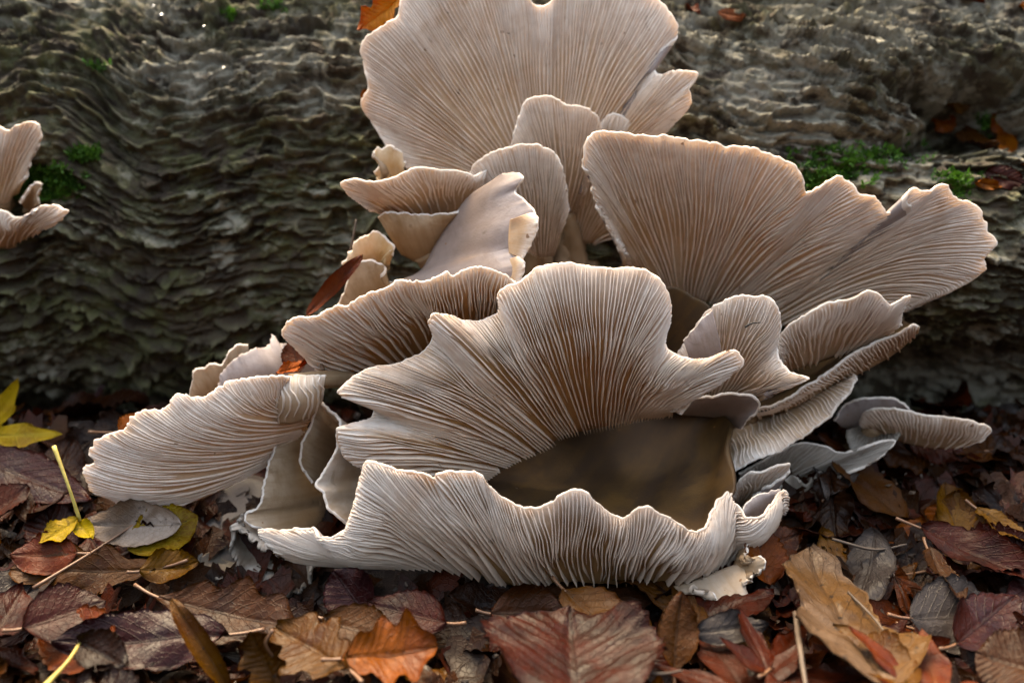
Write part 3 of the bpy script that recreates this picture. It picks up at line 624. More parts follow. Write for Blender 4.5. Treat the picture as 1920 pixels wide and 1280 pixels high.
# right back
mushroom('lone pale shelf mushroom seen edge-on at the far right against the dark log',
  [(1610,798,62),(1622,776,52),(1640,769,47),(1700,773,42),(1740,782,40),(1775,784,38),(1820,790,37),(1848,798,37),(1856,805,38),(1846,818,42)],
  [(1625,802,66),(1680,825,62),(1730,838,58),(1780,841,54),(1815,836,48)], bulge=4, spacing=2.1, H=.7, wander=.5, conv=.0, nu=130,
  stem=([(1640,800,62),(1610,830,70),(1570,880,80)],[20,22,30]))
mushroom('flat dim mushroom top behind the lone edge-on shelf',
  [(1566,790,66),(1590,757,62),(1640,745,60),(1680,750,60),(1705,768,60)], [(1580,805,72),(1640,800,72),(1700,790,70)], bulge=3, gills=False, mats=SM, nu=70)
mushroom('grey cup-like mushroom hanging under the lone edge-on shelf',
  [(1588,806,60),(1594,834,54),(1612,856,50),(1640,850,50),(1668,832,50),(1690,812,54)], [(1610,800,70),(1640,798,72),(1670,800,70)], bulge=5, spacing=2.0, H=.8, mats=('old','old','old'), gmat='old_gill', nu=80)
mushroom('small pale-lipped mushroom right of the brown hollow',
  [(1372,936,26),(1388,905,22),(1404,890,20),(1432,886,18),(1452,876,17),(1480,872,16),(1476,884,18),(1440,908,22),(1412,928,28)], [(1378,945,40),(1395,948,42),(1410,945,40)], bulge=4, spacing=2.0, H=.6, nu=90)
mushroom('grey spreading old mushroom below the drooping brown-centred one',
  [(1385,890,48),(1420,870,46),(1470,845,45),(1500,832,45),(1545,838,45),(1580,850,44),(1630,838,42),(1678,826,42),(1650,856,42),(1590,884,44),(1520,912,46),(1450,930,48)], [(1380,920,60),(1400,935,62),(1420,940,60)], bulge=4, spacing=2.4, H=.7, mats=('old','rim','old'), gmat='old_gill', nu=120)
mushroom('crumpled grey rotten mushroom over the leaf litter on the right',
  [(1440,960,48),(1452,920,44),(1480,900,44),(1510,905,44),(1540,890,44),(1556,920,42),(1540,950,40),(1560,985,40),(1530,1000,42)], [(1450,1000,56),(1480,985,58),(1510,975,58)], bulge=8, gills=False, mats=('old','old','old'), nu=100, crinkle=1.6, wave=4)
mushroom('flat grey scrap of rotten mushroom lying on the leaves at the right',
  [(1470,985,40),(1500,985,38),(1540,990,38),(1572,1002,38),(1560,1012,38)], [(1480,1020,46),(1520,1022,46),(1545,1016,46)], bulge=3, gills=False, mats=('old','old','old'), nu=60, crinkle=1.2)
# torn bits at the lower right
mushroom('torn white stub hanging below the right end of the front cup',
  [(1310,1108,-16),(1335,1116,-17),(1345,1136,-18),(1370,1142,-19),(1397,1146,-20),(1402,1118,-19),(1396,1092,-17)], [(1262,1098,-10),(1320,1080,-9),(1370,1060,-8),(1392,1055,-8)], bulge=6, gills=False, mats=('fold','rim','fold'), nu=100, crinkle=1.5, wave=2.2)
mushroom('small curled tan flap above the torn white stub',
  [(1392,1098,-14),(1408,1094,-16),(1410,1078,-16),(1428,1070,-17),(1430,1048,-17),(1418,1040,-15),(1402,1050,-13),(1398,1020,-10)], [(1362,1090,-6),(1374,1060,-6),(1385,1030,-4)], bulge=5, gills=False, mats=('stem','rim','stem'), nu=90, crinkle=.8)
# left edge
mushroom('tall blurred mushroom standing on the log at the left edge',
  [(-70,270,62),(-40,242,60),(-10,238,59),(14,246,58),(26,238,56),(50,230,54),(72,236,54),(77,256,55),(58,296,60),(42,338,66)], [(-30,380,84),(0,385,84),(20,375,82)], bulge=3, spacing=2.3, H=.8, nu=110, stem=([(0,372,84),(8,388,96),(14,400,125)],[24,24,34]))
mushroom('wavy blurred shelf mushroom under the tall one at the left edge',
  [(-80,398,52),(-20,394,50),(10,398,50),(34,408,50),(56,402,49),(76,388,47),(100,386,46),(126,397,44),(112,414,48),(90,430,54)], [(-60,470,68),(0,466,68),(40,452,66),(78,434,62)], bulge=7, spacing=2.3, H=1.0, nu=110, conv=.1, stem=([(10,440,66),(10,425,90),(12,415,125)],[34,30,36]))
mushroom('tiny cream bud beside the moss at the left edge',
  [(44,380,66),(54,362,62),(66,345,60),(78,348,60),(70,362,62),(72,384,66)], [(48,392,76),(66,394,76)], bulge=4, gills=False, mats=('stem','rim','stem'), nu=50, stem=([(58,385,76),(52,395,95),(45,402,120)],[10,11,14]))
# lumpy base of the cluster
def lump(label, centre, size, mat, seed, extra_noise=.45):
    n1, n2 = 60, 90
    a = np.linspace(-math.pi / 2, math.pi / 2, n1)[:, None]; b_ = np.linspace(0, 2 * math.pi, n2)[None]
    d = np.stack(np.broadcast_arrays(np.cos(a) * np.cos(b_), np.cos(a) * np.sin(b_), np.sin(a) + 0 * b_), -1)
    r = 1 + extra_noise * (fbm(d[..., 0] * 2.5 + 5, d[..., 2] * 2.5 + d[..., 1] * 2, seed, 5)) + .10 * np.abs(fbm(d[..., 0] * 9 + 5, d[..., 2] * 9 + d[..., 1] * 7, seed + 7, 3))
    c = np.array(at(*centre)); V = d * r[..., None] * np.array(size) 
    root = thing('mushroom_butt', c, label, 'mushroom', GROUP)
    mesh_obj('stem_base', V.reshape(-1, 3), grid_faces(n1, n2), mat, root, np.stack(np.broadcast_arrays(b_ / 6.3, a * .3 + .4), -1).reshape(-1, 2))
BUTT = dict(gills=False, mats=('butt','butt','butt'), nu=140, nv=30, crinkle=2.2, wave=5.5)
mushroom('ragged grey-white torn stem skin hanging under the cream folds at the lower left', [(440,985,16),(446,1030,12),(462,1075,10),(500,1095,10),(540,1120,12),(580,1095,14),(598,1060,16)], [(470,960,44),(520,950,46),(570,960,46),(600,990,44)], bulge=10, **BUTT)
mushroom('peeling beige flap of decayed stem beside the ragged torn skin', [(452,970,16),(440,990,13),(470,1010,11),(496,1030,11),(520,1012,12),(545,1040,14)], [(490,960,26),(520,965,28),(560,975,28)], bulge=5, gills=False, mats=('fold','butt','fold'), nu=110, nv=26, crinkle=2.0, wave=3.5)
mushroom('frayed pale stem scrap touching the leaves at the lower left', [(380,1040,18),(395,1085,14),(430,1118,12),(470,1120,12),(520,1140,12),(560,1135,16)], [(430,1010,44),(480,1030,44),(540,1050,44)], bulge=7, **BUTT)
lump('lumpy grey-white stem base deep behind the torn skin at the lower left', (515, 1050, 52), (.020, .016, .024), M['butt'], 5, .38)
lump('hidden pale core where the stems of the cluster join the log', (1010, 830, 105), (.055, .030, .055), M['stem'], 9)
# ------------------------------------------------------------------ leaves
def leaf_profile(kind, s, r):
    if kind == 'beech':
        w = np.sin(math.pi * np.clip(s, 0, 1) ** .82) ** .85 * (1 - .18 * s)
        w = w * (1 + .035 * np.sin(s * 9 * 2 * math.pi + 1)) 
    elif kind == 'serrate':
        w = np.sin(math.pi * np.clip(s, 0, 1) ** .8) ** .7
        f = (s * 15) % 1.0; w = w * (1 + .09 * f - .03)
    elif kind == 'oak':
        w = np.sin(math.pi * np.clip(s * .97 + .015, 0, 1) ** 1.25) ** .7 * (.82 + .19 * np.cos(s * 3.4 * 2 * math.pi + r))
    elif kind == 'broad':
        w = np.interp(s, [0, .06, .18, .30, .40, .52, .66, .76, .86, .92, 1], [.02, .35, .72, 1.0, .86, .62, .66, .74, .44, .40, .03])
    elif kind == 'strip':
        w = np.sin(math.pi * np.clip(s, 0, 1) ** .9) ** .6
    return np.clip(w, 0.0, None)

def bend(a, k):
    """arc of curvature angle k per unit: returns (along, lift)"""
    k = np.where(np.abs(k) < 1e-3, 1e-3, k); return np.sin(a * k) / k, (1 - np.cos(a * k)) / k

def leaf_mesh(kind, L, W, cw, cl, wav, seed, asym=0.0):
    r = np.random.RandomState(seed)
    ns, nt_ = (44, 21) if kind in ('serrate', 'oak', 'broad') else (30, 15)
    if kind == 'maple':
        nr, na = 16, 97
        an = np.linspace(-math.pi, math.pi, na)[None]; rr = np.linspace(0, 1, nr)[:, None]
        lob = [(0, 1.0), (.95, .86), (-.95, .86), (1.85, .55), (-1.85, .55)]
        R = .30 + 0 * an
        for (a0, l0) in lob:
            d = np.abs(an - a0 + r.uniform(-.06, .06)); l_ = l0 * r.uniform(.9, 1.1)
            R = np.maximum(R, l_ * np.clip(1 - d / .52, 0, 1) ** .62 * (1 + .10 * np.cos(d * 19)))
        R = R * np.clip((math.pi - np.abs(an)) / .45, .12, 1)
        x = rr * R * np.cos(an) * L + 0.0 * L; y = rr * R * np.sin(an) * W
        tn = y / W; sn = x / L
        vein = np.exp(-(np.min([np.abs(an - a0) for a0, _ in lob], axis=0) / .06) ** 2) * (rr > .05)
        z = wav * (1.3 * fbm(x * 45 / 1 + seed, y * 45, seed, 3) - .35 * vein) + wav * .5 * rr ** 2 * np.sin(an * 5 + seed)
        uvx = tn * .5 + .5; uvy = sn * .5 + .5
        n1, n2 = nr, na
    else:
        s = np.linspace(0, 1, ns)[:, None]; t = np.linspace(-1, 1, nt_)[None]
        w = leaf_profile(kind, s, seed) * W * .5 + .0002
        side = 1 + asym * t
        jag = 1 + .05 * fbm(s * 14, np.sign(t) * 7 + 0 * s, seed, 2) * (np.abs(t) > .8)
        x = s * L + (.12 * W * np.abs(t) * np.sin(math.pi * s) if kind in ('beech', 'serrate') else 0 * t)
        y = t * w * side * jag
        nv = 9 if kind == 'beech' else 11
        ph = s * nv - np.abs(t) * 1.6
        z = wav * (.55 * np.abs(np.sin(math.pi * ph)) * np.sqrt(np.abs(t)) * np.sin(math.pi * np.clip(s, .02, .98)) ** .4 + 1.1 * fbm(x * 50 + seed, y * 50, seed, 3) + 1.5 * np.abs(t) ** 2 * vnoise(s * 4 + 0 * t, np.sign(t) * 3 + 0 * s, seed) * 2) - wav * .4 * np.exp(-(t / .07) ** 2)
        uvx = t * .5 + .5 + 0 * s; uvy = s + 0 * t
        n1, n2 = ns, nt_
    # curl across, then along
    yy, lift = bend(y / W, cw); y2 = yy * W; z = z + lift * W
    xx, lift2 = bend(x / L - .5, cl); zz = z + lift2 * L
    x2 = (xx + .5) * L + (z * -np.sin((x / L - .5) * cl))
    V = np.stack([x2 + 0 * y2, y2 + 0 * x2, zz + 0 * x2], -1).reshape(-1, 3)
    F = grid_faces(n1, n2)
    # thickness
    n = len(V); V2 = V - np.array([0, 0, .00028])
    i = np.arange(n1 - 1) * n2; e = []
    e.append(np.stack([i, i + n2, i + n2 + n, i + n], 1)); k = i + n2 - 1; e.append(np.stack([k, k + n, k + n2 + n, k + n2], 1))
    j = np.arange(n2 - 1) + (n1 - 1) * n2; e.append(np.stack([j, j + 1, j + 1 + n, j + n], 1))
    F = np.concatenate([F, F[:, ::-1] + n] + e)
    uv = np.stack([uvx, uvy], -1).reshape(-1, 2)
    return np.concatenate([V, V2]), F, np.concatenate([uv, uv])

from mathutils import Matrix
def frame(P0, P1, nh):
    x = Vector(P1) - Vector(P0); L = x.length; x.normalize(); n = Vector(nh); n = (n - x * n.dot(x)).normalized(); y = n.cross(x)
    return Matrix(((x[0], y[0], n[0], P0[0]), (x[1], y[1], n[1], P0[1]), (x[2], y[2], n[2], P0[2]), (0, 0, 0, 1))), L

seedc = [100]
def leaf(label, kind, P0, P1, W, colour, nh=(0, -.5, .85), cw=.8, cl=.5, wav=.0018, stalk=None, stalk_mat='stalk_brown', group='fallen leaves', asym=0.0, cat='leaf', stalk_r=.0006):
    seedc[0] += 1; sd_ = seedc[0]
    mw, L = frame(np.array(P0), np.array(P1), nh)
    V, F, uv = leaf_mesh(kind, L, W, cw, cl, wav, sd_, asym)
    o = mesh_obj('fallen_leaf', V, F, LEAFM[colour], None, uv); o.matrix_world = mw
    tag(o, label, cat, group)
    if stalk:                     # points in the place
        inv = mw.inverted(); pts = np.array([inv @ Vector(p_) for p_ in stalk])
        V, F, uv = tube(pts, [stalk_r, stalk_r * .8, stalk_r * 1.3], 8, 14)
        s_ = mesh_obj('stalk', V, F, M[stalk_mat], o, uv)
    elif stalk is None:
        c = [(-.16 * L, .02 * L, .01 * L), (-.07 * L, .01 * L, .004 * L), (.02 * L, 0, V[len(V) // 4][2] if False else 0)]
        z0 = float(V[:, 2][np.argmin(np.abs(V[:, 0] - V[:, 0].min()))]); x0 = float(V[:, 0].min()) if kind != 'maple' else 0.0
        if kind == 'maple': z0 = float(V[0, 2])
        c = [(x0 - .20 * L, .05 * L * math.sin(sd_), z0 + .03 * L), (x0 - .09 * L, .02 * L * math.sin(sd_), z0 + .01 * L), (x0 + .03 * L, 0, z0)]
        V, F, uv = tube(np.array(c), [.0008, .0006, .0006], 7, 8)
        mesh_obj('stalk', V, F, M[stalk_mat], o, uv)
    return o
A = at
def G(px, py, z=.008): return ground_at(px, py, z)
TOCAM = (0, -.85, .5)
# -- on the mushrooms and the log
leaf('rust-brown rolled leaf strip leaning between the bark and the pale cream mushroom lobe', 'strip', A(577, 592, 34), A(682, 478, 30), .009, 'orange', TOCAM, 2.2, .3, .001, stalk=False)
leaf('dull red leaf standing upright behind the orange one between the mushrooms', 'beech', A(560, 700, 26), A(548, 640, 34), .013, 'red-brown', TOCAM, .9, .4, .001, stalk=False)
leaf('crinkled bright orange leaf lying on the lilac-white mushroom top', 'beech', A(520, 704, 24), A(590, 674, 22), .0075, 'bright orange', (0, -.6, .8), 1.4, .7, .0022, stalk=[A(588, 676, 22), A(600, 680, 20), A(607, 694, 18)])
leaf('glowing orange leaf scrap caught behind the left edge of the top fan', 'oak', A(758, -10, 55), A(674, 62, 54), .015, 'golden', (-.2, -.85, .3), 1.2, .6, .002, stalk=False)
leaf('rusty leaf tip poking out at the left corner of the top fan', 'strip', A(700, 205, 62), A(680, 168, 60), .007, 'orange', TOCAM, 1, .4, .001, stalk=False)
for (x, y, l, ww, c, lab) in [(1342, 34, 55, .008, 'orange', 'small orange leaf crumb on the bark top right of the top fan'), (1284, 22, 26, .006, 'orange', 'tiny pinkish leaf crumb on the bark just right of the top fan'),
      (1798, 6, 44, .008, 'orange', 'orange-brown leaf crumb at the upper edge of the log on the right'), (1826, 342, 44, .006, 'orange', 'narrow orange leaf scrap on the grey root swelling at the right'), (1905, 20, 30, .008, 'orange', 'rusty leaf crumb on the bark at the upper right corner')]:
    p_, n = on_log(x, y, .002); q_, _ = on_log(x + l, y + 8, .003)
    leaf(lab, 'beech', p_, q_, ww, c, n, 1.2, .8, .002, stalk=False)
KN = 'rotten orange chips and leaves in the knot hollow'
for i, (x, y, l, dy, ww, c, lab) in enumerate([(1738, 232, 46, 14, .012, 'orange', 'orange chip at the left end of the knot hollow'), (1790, 262, 66, 26, .017, 'tan', 'broad tan leaf in the middle of the knot hollow'), (1850, 220, 44, 46, .014, 'orange', 'rusty leaf at the back of the knot hollow'),
      (1866, 268, 60, 60, .019, 'orange', 'large rusty leaf at the right of the knot hollow'), (1765, 205, 40, 8, .011, 'brown', 'pale brown chip at the top of the knot hollow'), (1840, 322, 70, 26, .013, 'red-brown', 'red-brown leaf at the lower lip of the knot hollow')]):
    p_, n = on_log(x, y, .004); q_, _ = on_log(x + l, y + dy, .006)
    leaf(lab, 'beech', p_, q_, ww, c, (n[0], n[1] - .3, n[2]), .9, .5, .002, stalk=False, group=KN)
# -- left litter
leaf('bright yellow pointed maple leaf against the dark foot of the log at the left edge', 'maple', A(-34, 818, 72), A(112, 814, 60), .034, 'yellow', (.1, -.85, .4), .7, .5, .002, stalk=False)
YB = A(150, 976, 2)
leaf('yellow leaf with a long pale upright stalk beside the left wing mushroom', 'beech', A(150, 974, 2), A(74, 1020, -6), .012, 'yellow', (-.2, -.6, .8), 1.0, .5, .0012, stalk=[YB, A(128, 910, 0), A(101, 836, 4)], stalk_mat='stalk_yellow', stalk_r=.0008)
leaf('small curled yellow leaf lobe under the foot of the long pale stalk', 'beech', A(146, 978, 3), A(172, 1010, -4), .009, 'yellow', (.2, -.7, .6), 1.8, .8, .001, stalk=False)
leaf('broad purple-brown veined leaf at the left edge below the yellow maple leaf', 'beech', LG(-60, 850, 20), LG(176, 946, 20), .026, 'purple-brown', (.15, -.55, .8), .5, .3, .002)
leaf('deep red-brown curled leaf at the left edge with an upturned rim', 'beech', LG(-50, 985, 22), LG(56, 915, 22), .022, 'red-brown', (.0, -.5, .8), 1.8, .6, .002)
leaf('orange-tan leaf under the yellow leaf with the long stalk', 'beech', LG(150, 1040, 24), LG(20, 1042, 24), .020, 'orange', (0, -.6, .75), .7, .4, .0016)
leaf('pale cream leaf with brown specks right under the left wing mushroom', 'beech', LG(345, 985, 26), LG(150, 985, 26), .022, 'pale', (.05, -.75, .6), 1.0, .4, .0016, stalk=[LG(300, 950, 26), LG(180, 1030, 26), LG(62, 1102, 26)])
leaf('tan and cream leaf lying below the pale speckled one', 'oak', LG(300, 1070, 20), LG(22, 1070, 20), .026, 'tan', (0, -.65, .7), .8, .3, .0018)
leaf('mustard-yellow leaf half hidden under the left wing mushroom', 'beech', LG(240, 1030, 22), LG(372, 970, 22), .026, 'yellow', (0, -.7, .6), 1.2, .3, .002)
leaf('dark mustard leaf scrap below the mustard-yellow leaf', 'beech', LG(262, 1070, 24), LG(372, 1052, 24), .016, 'ochre', (0, -.6, .7), .9, .5, .002)
leaf('rounded red-brown leaf with clear veins near the lower left', 'beech', LG(40, 1180, 26), LG(198, 1128, 26), .028, 'red-brown', (0, -.6, .75), .8, .3, .0016)
leaf('orange-brown rounded leaf under the long purple leaf at the lower left', 'beech', LG(215, 1230, 20), LG(78, 1168, 20), .028, 'orange', (0, -.6, .75), .5, .4, .0016)
leaf('long dark purple-brown leaf with a wavy edge at the lower left', 'beech', LG(430, 1190, 22), LG(98, 1208, 22), .027, 'purple-brown', (0, -.55, .8), -.7, .3, .0028)
leaf('red-brown leaf with a pale curled margin at the left edge near the bottom', 'beech', LG(-40, 1230, 24), LG(44, 1110, 24), .024, 'red-brown', (.2, -.6, .7), 1.4, .4, .002)
NB_ = LG(430, 1290, 14)
leaf('narrow twisted orange-yellow leaf standing up at the lower left', 'strip', NB_, UPR(318, 1118, NB_, -6), .0085, 'ochre', (.35, -.8, .3), 1.6, -.5, .0012, stalk=False)
OB_ = LG(520, 1290, 14)
leaf('ochre leaf with curling thread-like tips at the bottom edge', 'oak', OB_, UPR(468, 1182, OB_, 0), .018, 'ochre', (.1, -.85, .35), 1.5, .4, .0018, stalk=[UPR(512, 1230, OB_), UPR(498, 1205, OB_, 3), UPR(512, 1180, OB_, 3)])
leaf('dull olive-brown flat leaf beneath the stem base at the lower left', 'oak', LG(300, 1125, 22), LG(560, 1180, 22), .030, 'brown', (0, -.5, .85), .3, .2, .0018)
leaf('lobed ochre-brown oak leaf right of the ochre curling one', 'oak', LG(660, 1260, 24), LG(520, 1180, 24), .030, 'ochre', (0, -.55, .8), .6, .5, .002)
leaf('lobed orange-brown oak leaf with raised edges near the bottom left of centre', 'oak', LG(640, 1235, 26), LG(820, 1215, 26), .030, 'orange', (0, -.55, .8), .8, .4, .002)
GB_ = LG(690, 1160, 14)
leaf('glossy purple-brown cupped leaf in the shade under the front cup', 'beech', GB_, UPR(625, 1068, GB_, -6), .024, 'purple-brown', (0, -.75, .5), 1.5, .6, .0016)
leaf('dull red-brown leaf lying in the shade below the front cup', 'beech', LG(840, 1170, 22), LG(690, 1130, 22), .022, 'red-brown', (0, -.6, .75), .6, .3, .0016)
leaf('dark rust leaf below the glossy purple cupped one', 'beech', LG(610, 1165, 24), LG(745, 1205, 24), .022, 'brown', (0, -.5, .8), .8, .4, .0016)
leaf('large serrated red-brown leaf with strong ribs at the bottom centre', 'serrate', LG(1085, 1330, 26), LG(1068, 1150, 26), .062, 'rust', (0, -.45, .88), .6, .45, .0042)
leaf('rolled brown leaf with a dark open end above the serrated one', 'beech', LG(920, 1150, 20), LG(1060, 1150, 20), .028, 'brown', (0, -.7, .6), 2.6, .2, .0016)
leaf('rounded olive-tan leaf between the serrated leaf and the front cup', 'beech', LG(1060, 1112, 22), LG(1190, 1215, 22), .026, 'tan', (0, -.6, .75), .6, .5, .0016)
BB_ = LG(1262, 1255, 16)
leaf('upright orange-brown beech leaf below the torn white stub', 'beech', BB_, UPR(1278, 1108, BB_, -8), .016, 'tan', (.1, -.8, .5), 1.1, .3, .0016)
leaf('pale grey-pink leaf right of the upright orange-brown one', 'beech', LG(1300, 1185, 26), LG(1440, 1172, 26), .013, 'grey', (0, -.6, .75), .6, .2, .0016)
leaf('deep red maple leaf at the bottom right of centre', 'maple', LG(1400, 1300, 20), LG(1330, 1190, 20), .040, 'red-brown', (0, -.5, .85), .5, .3, .002)
leaf('dull red leaf behind the large tan maple leaf', 'maple', LG(1440, 1260, 22), LG(1520, 1170, 22), .034, 'red-brown', (0, -.5, .85), .6, .3, .002)
leaf('large tan and ochre leaf folded down the middle right of the torn stub', 'broad', LG(1660, 1310, 24), LG(1512, 1040, 24), .050, 'warm tan', (.15, -.65, .7), .75, .35, .003)
leaf('golden ochre leaf edge curling under the large tan leaf', 'beech', LG(1720, 1300, 26), LG(1560, 1180, 26), .026, 'ochre', (.1, -.5, .8), 1.2, .3, .002)
CB_ = LG(1440, 1100, 16)
leaf('orange-red cupped leaf just right of the front cup', 'beech', CB_, UPR(1420, 985, CB_, -10), .024, 'orange', (.2, -.7, .6), 1.5, .4, .002)
leaf('rust leaf behind the orange-red cupped one', 'beech', LG(1400, 1040, 22), LG(1500, 1000, 22), .020, 'red-brown', (0, -.7, .6), .9, .4, .002)
leaf('long red-brown leaf folded lengthwise at the right edge', 'beech', LG(1725, 992, 24), LG(1960, 1095, 24), .024, 'red-brown', (.1, -.55, .8), 1.6, .3, .002)
leaf('brown narrow leaf arching down from the folded red-brown one', 'strip', LG(1740, 1030, 26), LG(1800, 1130, 26), .013, 'brown', (.3, -.6, .7), .8, .5, .002)
leaf('grey-violet leaf with a strong midrib at the right', 'beech', LG(1700, 1165, 20), LG(1890, 1150, 20), .034, 'grey', (0, -.55, .8), .7, .4, .002)
leaf('wine-red leaf below the grey-violet one at the right', 'beech', LG(1790, 1210, 22), LG(1900, 1120, 22), .024, 'purple-brown', (.1, -.5, .8), .8, .3, .002)
leaf('coral-red flat leaf at the bottom right', 'maple', LG(1760, 1310, 24), LG(1730, 1195, 24), .036, 'orange', (0, -.5, .85), .4, .2, .002)
leaf('brown ribbed leaf at the right edge near the bottom', 'serrate', LG(1960, 1260, 26), LG(1830, 1220, 26), .026, 'brown', (0, -.5, .85), .6, .2, .002)
PB_ = LG(1800, 1010, 14)
leaf('pale brown leaf standing in the litter at the right below the lone shelf', 'beech', PB_, UPR(1770, 905, PB_, -14), .020, 'tan', (.1, -.7, .6), .8, .4, .002)
leaf('narrow brown leaf lying across the litter at the right edge', 'strip', LG(1830, 955, 22), LG(1940, 1030, 22), .012, 'tan', (.1, -.6, .7), .8, .3, .002)
leaf('thin yellow leaf stalk end with a dark leaf at the bottom left corner', 'beech', LG(150, 1205, 24), LG(240, 1250, 24), .016, 'dark brown', (0, -.5, .8), .8, .3, .002, stalk=[LG(150, 1205, 24), LG(128, 1238, 24), LG(80, 1290, 24)], stalk_mat='stalk_yellow', stalk_r=.0008)
leaf('small orange leaf corner showing behind the left wing mushroom', 'beech', A(225, 812, 20), A(262, 775, 26), .010, 'orange', TOCAM, .8, .3, .001, stalk=False)

# -- the rest of the litter, leaf by leaf
GAP = [('left', 'below the left wing mushroom'), ('centre', 'in the shade under the front cup'), ('right', 'right of the torn white stub'), ('far right', 'below the lone pale shelf')]
def zone(x, y):
    k = 0 if x < -.09 else 1 if x < .07 else 2 if x < .14 else 3
    if y > .02: return ('in the shadow behind the left wing', 'in the dark gap behind the front cup', 'behind the rotten grey mushroom', 'under the lone pale shelf')[k]
    if y < -.10: return ('near the bottom left corner', 'near the bottom edge below the front cup', 'near the bottom right of the torn stub', 'near the bottom right corner')[k]
    return ('in front of the left wing', 'under the front cup', 'right of the torn white stub', 'in front of the lone pale shelf')[k]
rl = np.random.RandomState(21)
cols = ['brown', 'dark brown', 'red-brown', 'rust', 'brown', 'purple-brown', 'tan', 'red-brown', 'orange', 'grey', 'dark brown', 'red-brown']
kinds = ['beech', 'beech', 'beech', 'oak', 'maple', 'serrate', 'beech']
kn = {'beech': 'oval', 'oak': 'lobed', 'maple': 'five-pointed', 'serrate': 'toothed'}
NL = 262
USED = set()
for i in range(NL):
    layer = i / NL
    y = rl.uniform(-.20, .11); x = rl.uniform(-.33, .33)
    if i % 5 == 4: x, y = rl.uniform(.10, .30), rl.uniform(-.10, .09)
    if (-.11 < x < .12 and -.028 < y < .1) or (-.15 < x < -.06 and -.05 < y < .1): continue
    z = .002 + .013 * layer + rl.uniform(0, .003)
    az = rl.uniform(0, 2 * math.pi); L = rl.uniform(.030, .056); k = kinds[rl.randint(len(kinds))]
    if k == 'maple': L *= .62
    W = L * rl.uniform(.48, .68) * (1.9 if k == 'maple' else 1)
    el = rl.uniform(-.26, .26)
    c = cols[rl.randint(len(cols))]
    cw = rl.uniform(.3, 1.9) * (1 if rl.rand() < .7 else -1); cl = rl.uniform(-.5, .9)
    D = L * np.array([math.cos(az) * math.cos(el), math.sin(az) * math.cos(el), math.sin(el)])
    P0 = np.array([x, y, 0.]) - D / 2; P1 = P0 + D
    P0[2] += float(slope(P0[1])) + z; P1[2] += float(slope(P1[1])) + z
    n = (rl.uniform(-.35, .35), rl.uniform(-.55, .15), 1)
    state = 'rolled' if abs(cw) > 1.2 else 'cupped' if cw > .8 else 'arched' if cw < -.3 else 'flat'
    heads = 'right' if abs(az) < .785 or az > 5.5 else 'up' if az < 2.356 else 'left' if az < 3.93 else 'down'
    heads = {'right': 'pointing right', 'left': 'pointing left', 'up': 'pointing at the log', 'down': 'pointing away from the log'}[heads]
    lab = f'{state} {c} {kn[k]} leaf {zone(x, y)}'
    if i % 2 and lab in USED: lab = lab.replace(' leaf ', f' leaf {heads} ')
    for extra in ('small ' if L < .036 else 'large ' if L > .05 else 'middling ',):
        if lab in USED: lab = extra + lab
    if lab in USED: lab = f'{state} {c} leaf {heads} {zone(x, y)}'
    USED.add(lab)
    leaf(lab, k, P0, P1, W, c, n, cw, cl, rl.uniform(.0018, .0042), group='leaves of the brown litter', stalk=None if i % 3 == 0 else False)

# broken leaf bits that fill the litter between the whole leaves
for ci, (c_, lab) in enumerate([('rust', 'broken red-brown bits of old leaves filling the litter'), ('brown', 'broken brown bits of old leaves filling the litter'), ('dark brown', 'broken dark rotten bits of old leaves filling the litter')]):
    VV, FF, UU = [], [], []; off = 0
    for i in range(1100):
        c = np.array([rl.uniform(-.34, .34), rl.uniform(-.21, .12), rl.uniform(.001, .012)]); s_ = rl.uniform(.004, .011)
        if -.065 < c[0] < .118 and -.02 < c[1] < .1: continue
        if abs(c[0] + .10) < .04 and -.05 < c[1] < .05: c[2] = .0005
        a, t_ = np.meshgrid(np.linspace(-1, 1, 5), np.linspace(-1, 1, 5), indexing='ij')
        a2 = a + rl.uniform(-.28, .28, a.shape); t2 = t_ * rl.uniform(.4, .8) + rl.uniform(-.2, .2, a.shape)
        z_ = rl.uniform(-.5, .6) * a2 ** 2 + rl.uniform(-.5, .6) * t2 ** 2 + rl.uniform(-.10, .10, a.shape)
        P = np.stack([a2, t2, z_], -1).reshape(-1, 3) * s_
        e = rl.uniform(0, 6.28); n_ = Vector((rl.uniform(-.6, .6), rl.uniform(-.8, .3), 1)).normalized(); x_ = Vector((math.cos(e), math.sin(e), 0)); x_ = (x_ - n_ * x_.dot(n_)).normalized(); y_ = n_.cross(x_)
        P = P @ np.array([x_, y_, n_]) + c; P[:, 2] += slope(P[:, 1]); P[:, 2] = np.maximum(P[:, 2], slope(P[:, 1]) - .004)
        VV.append(P); FF.append(grid_faces(5, 5, off)); UU.append(np.stack([a * .25 + .3 + rl.uniform(0, .3), t_ * .12 + rl.uniform(.2, .8)], -1).reshape(-1, 2)); off += 25
    o = mesh_obj('leaf_bits', np.concatenate(VV), np.concatenate(FF), LEAFM[c_], None, np.concatenate(UU)); o['kind'] = 'stuff'; tag(o, lab, 'leaf bits')
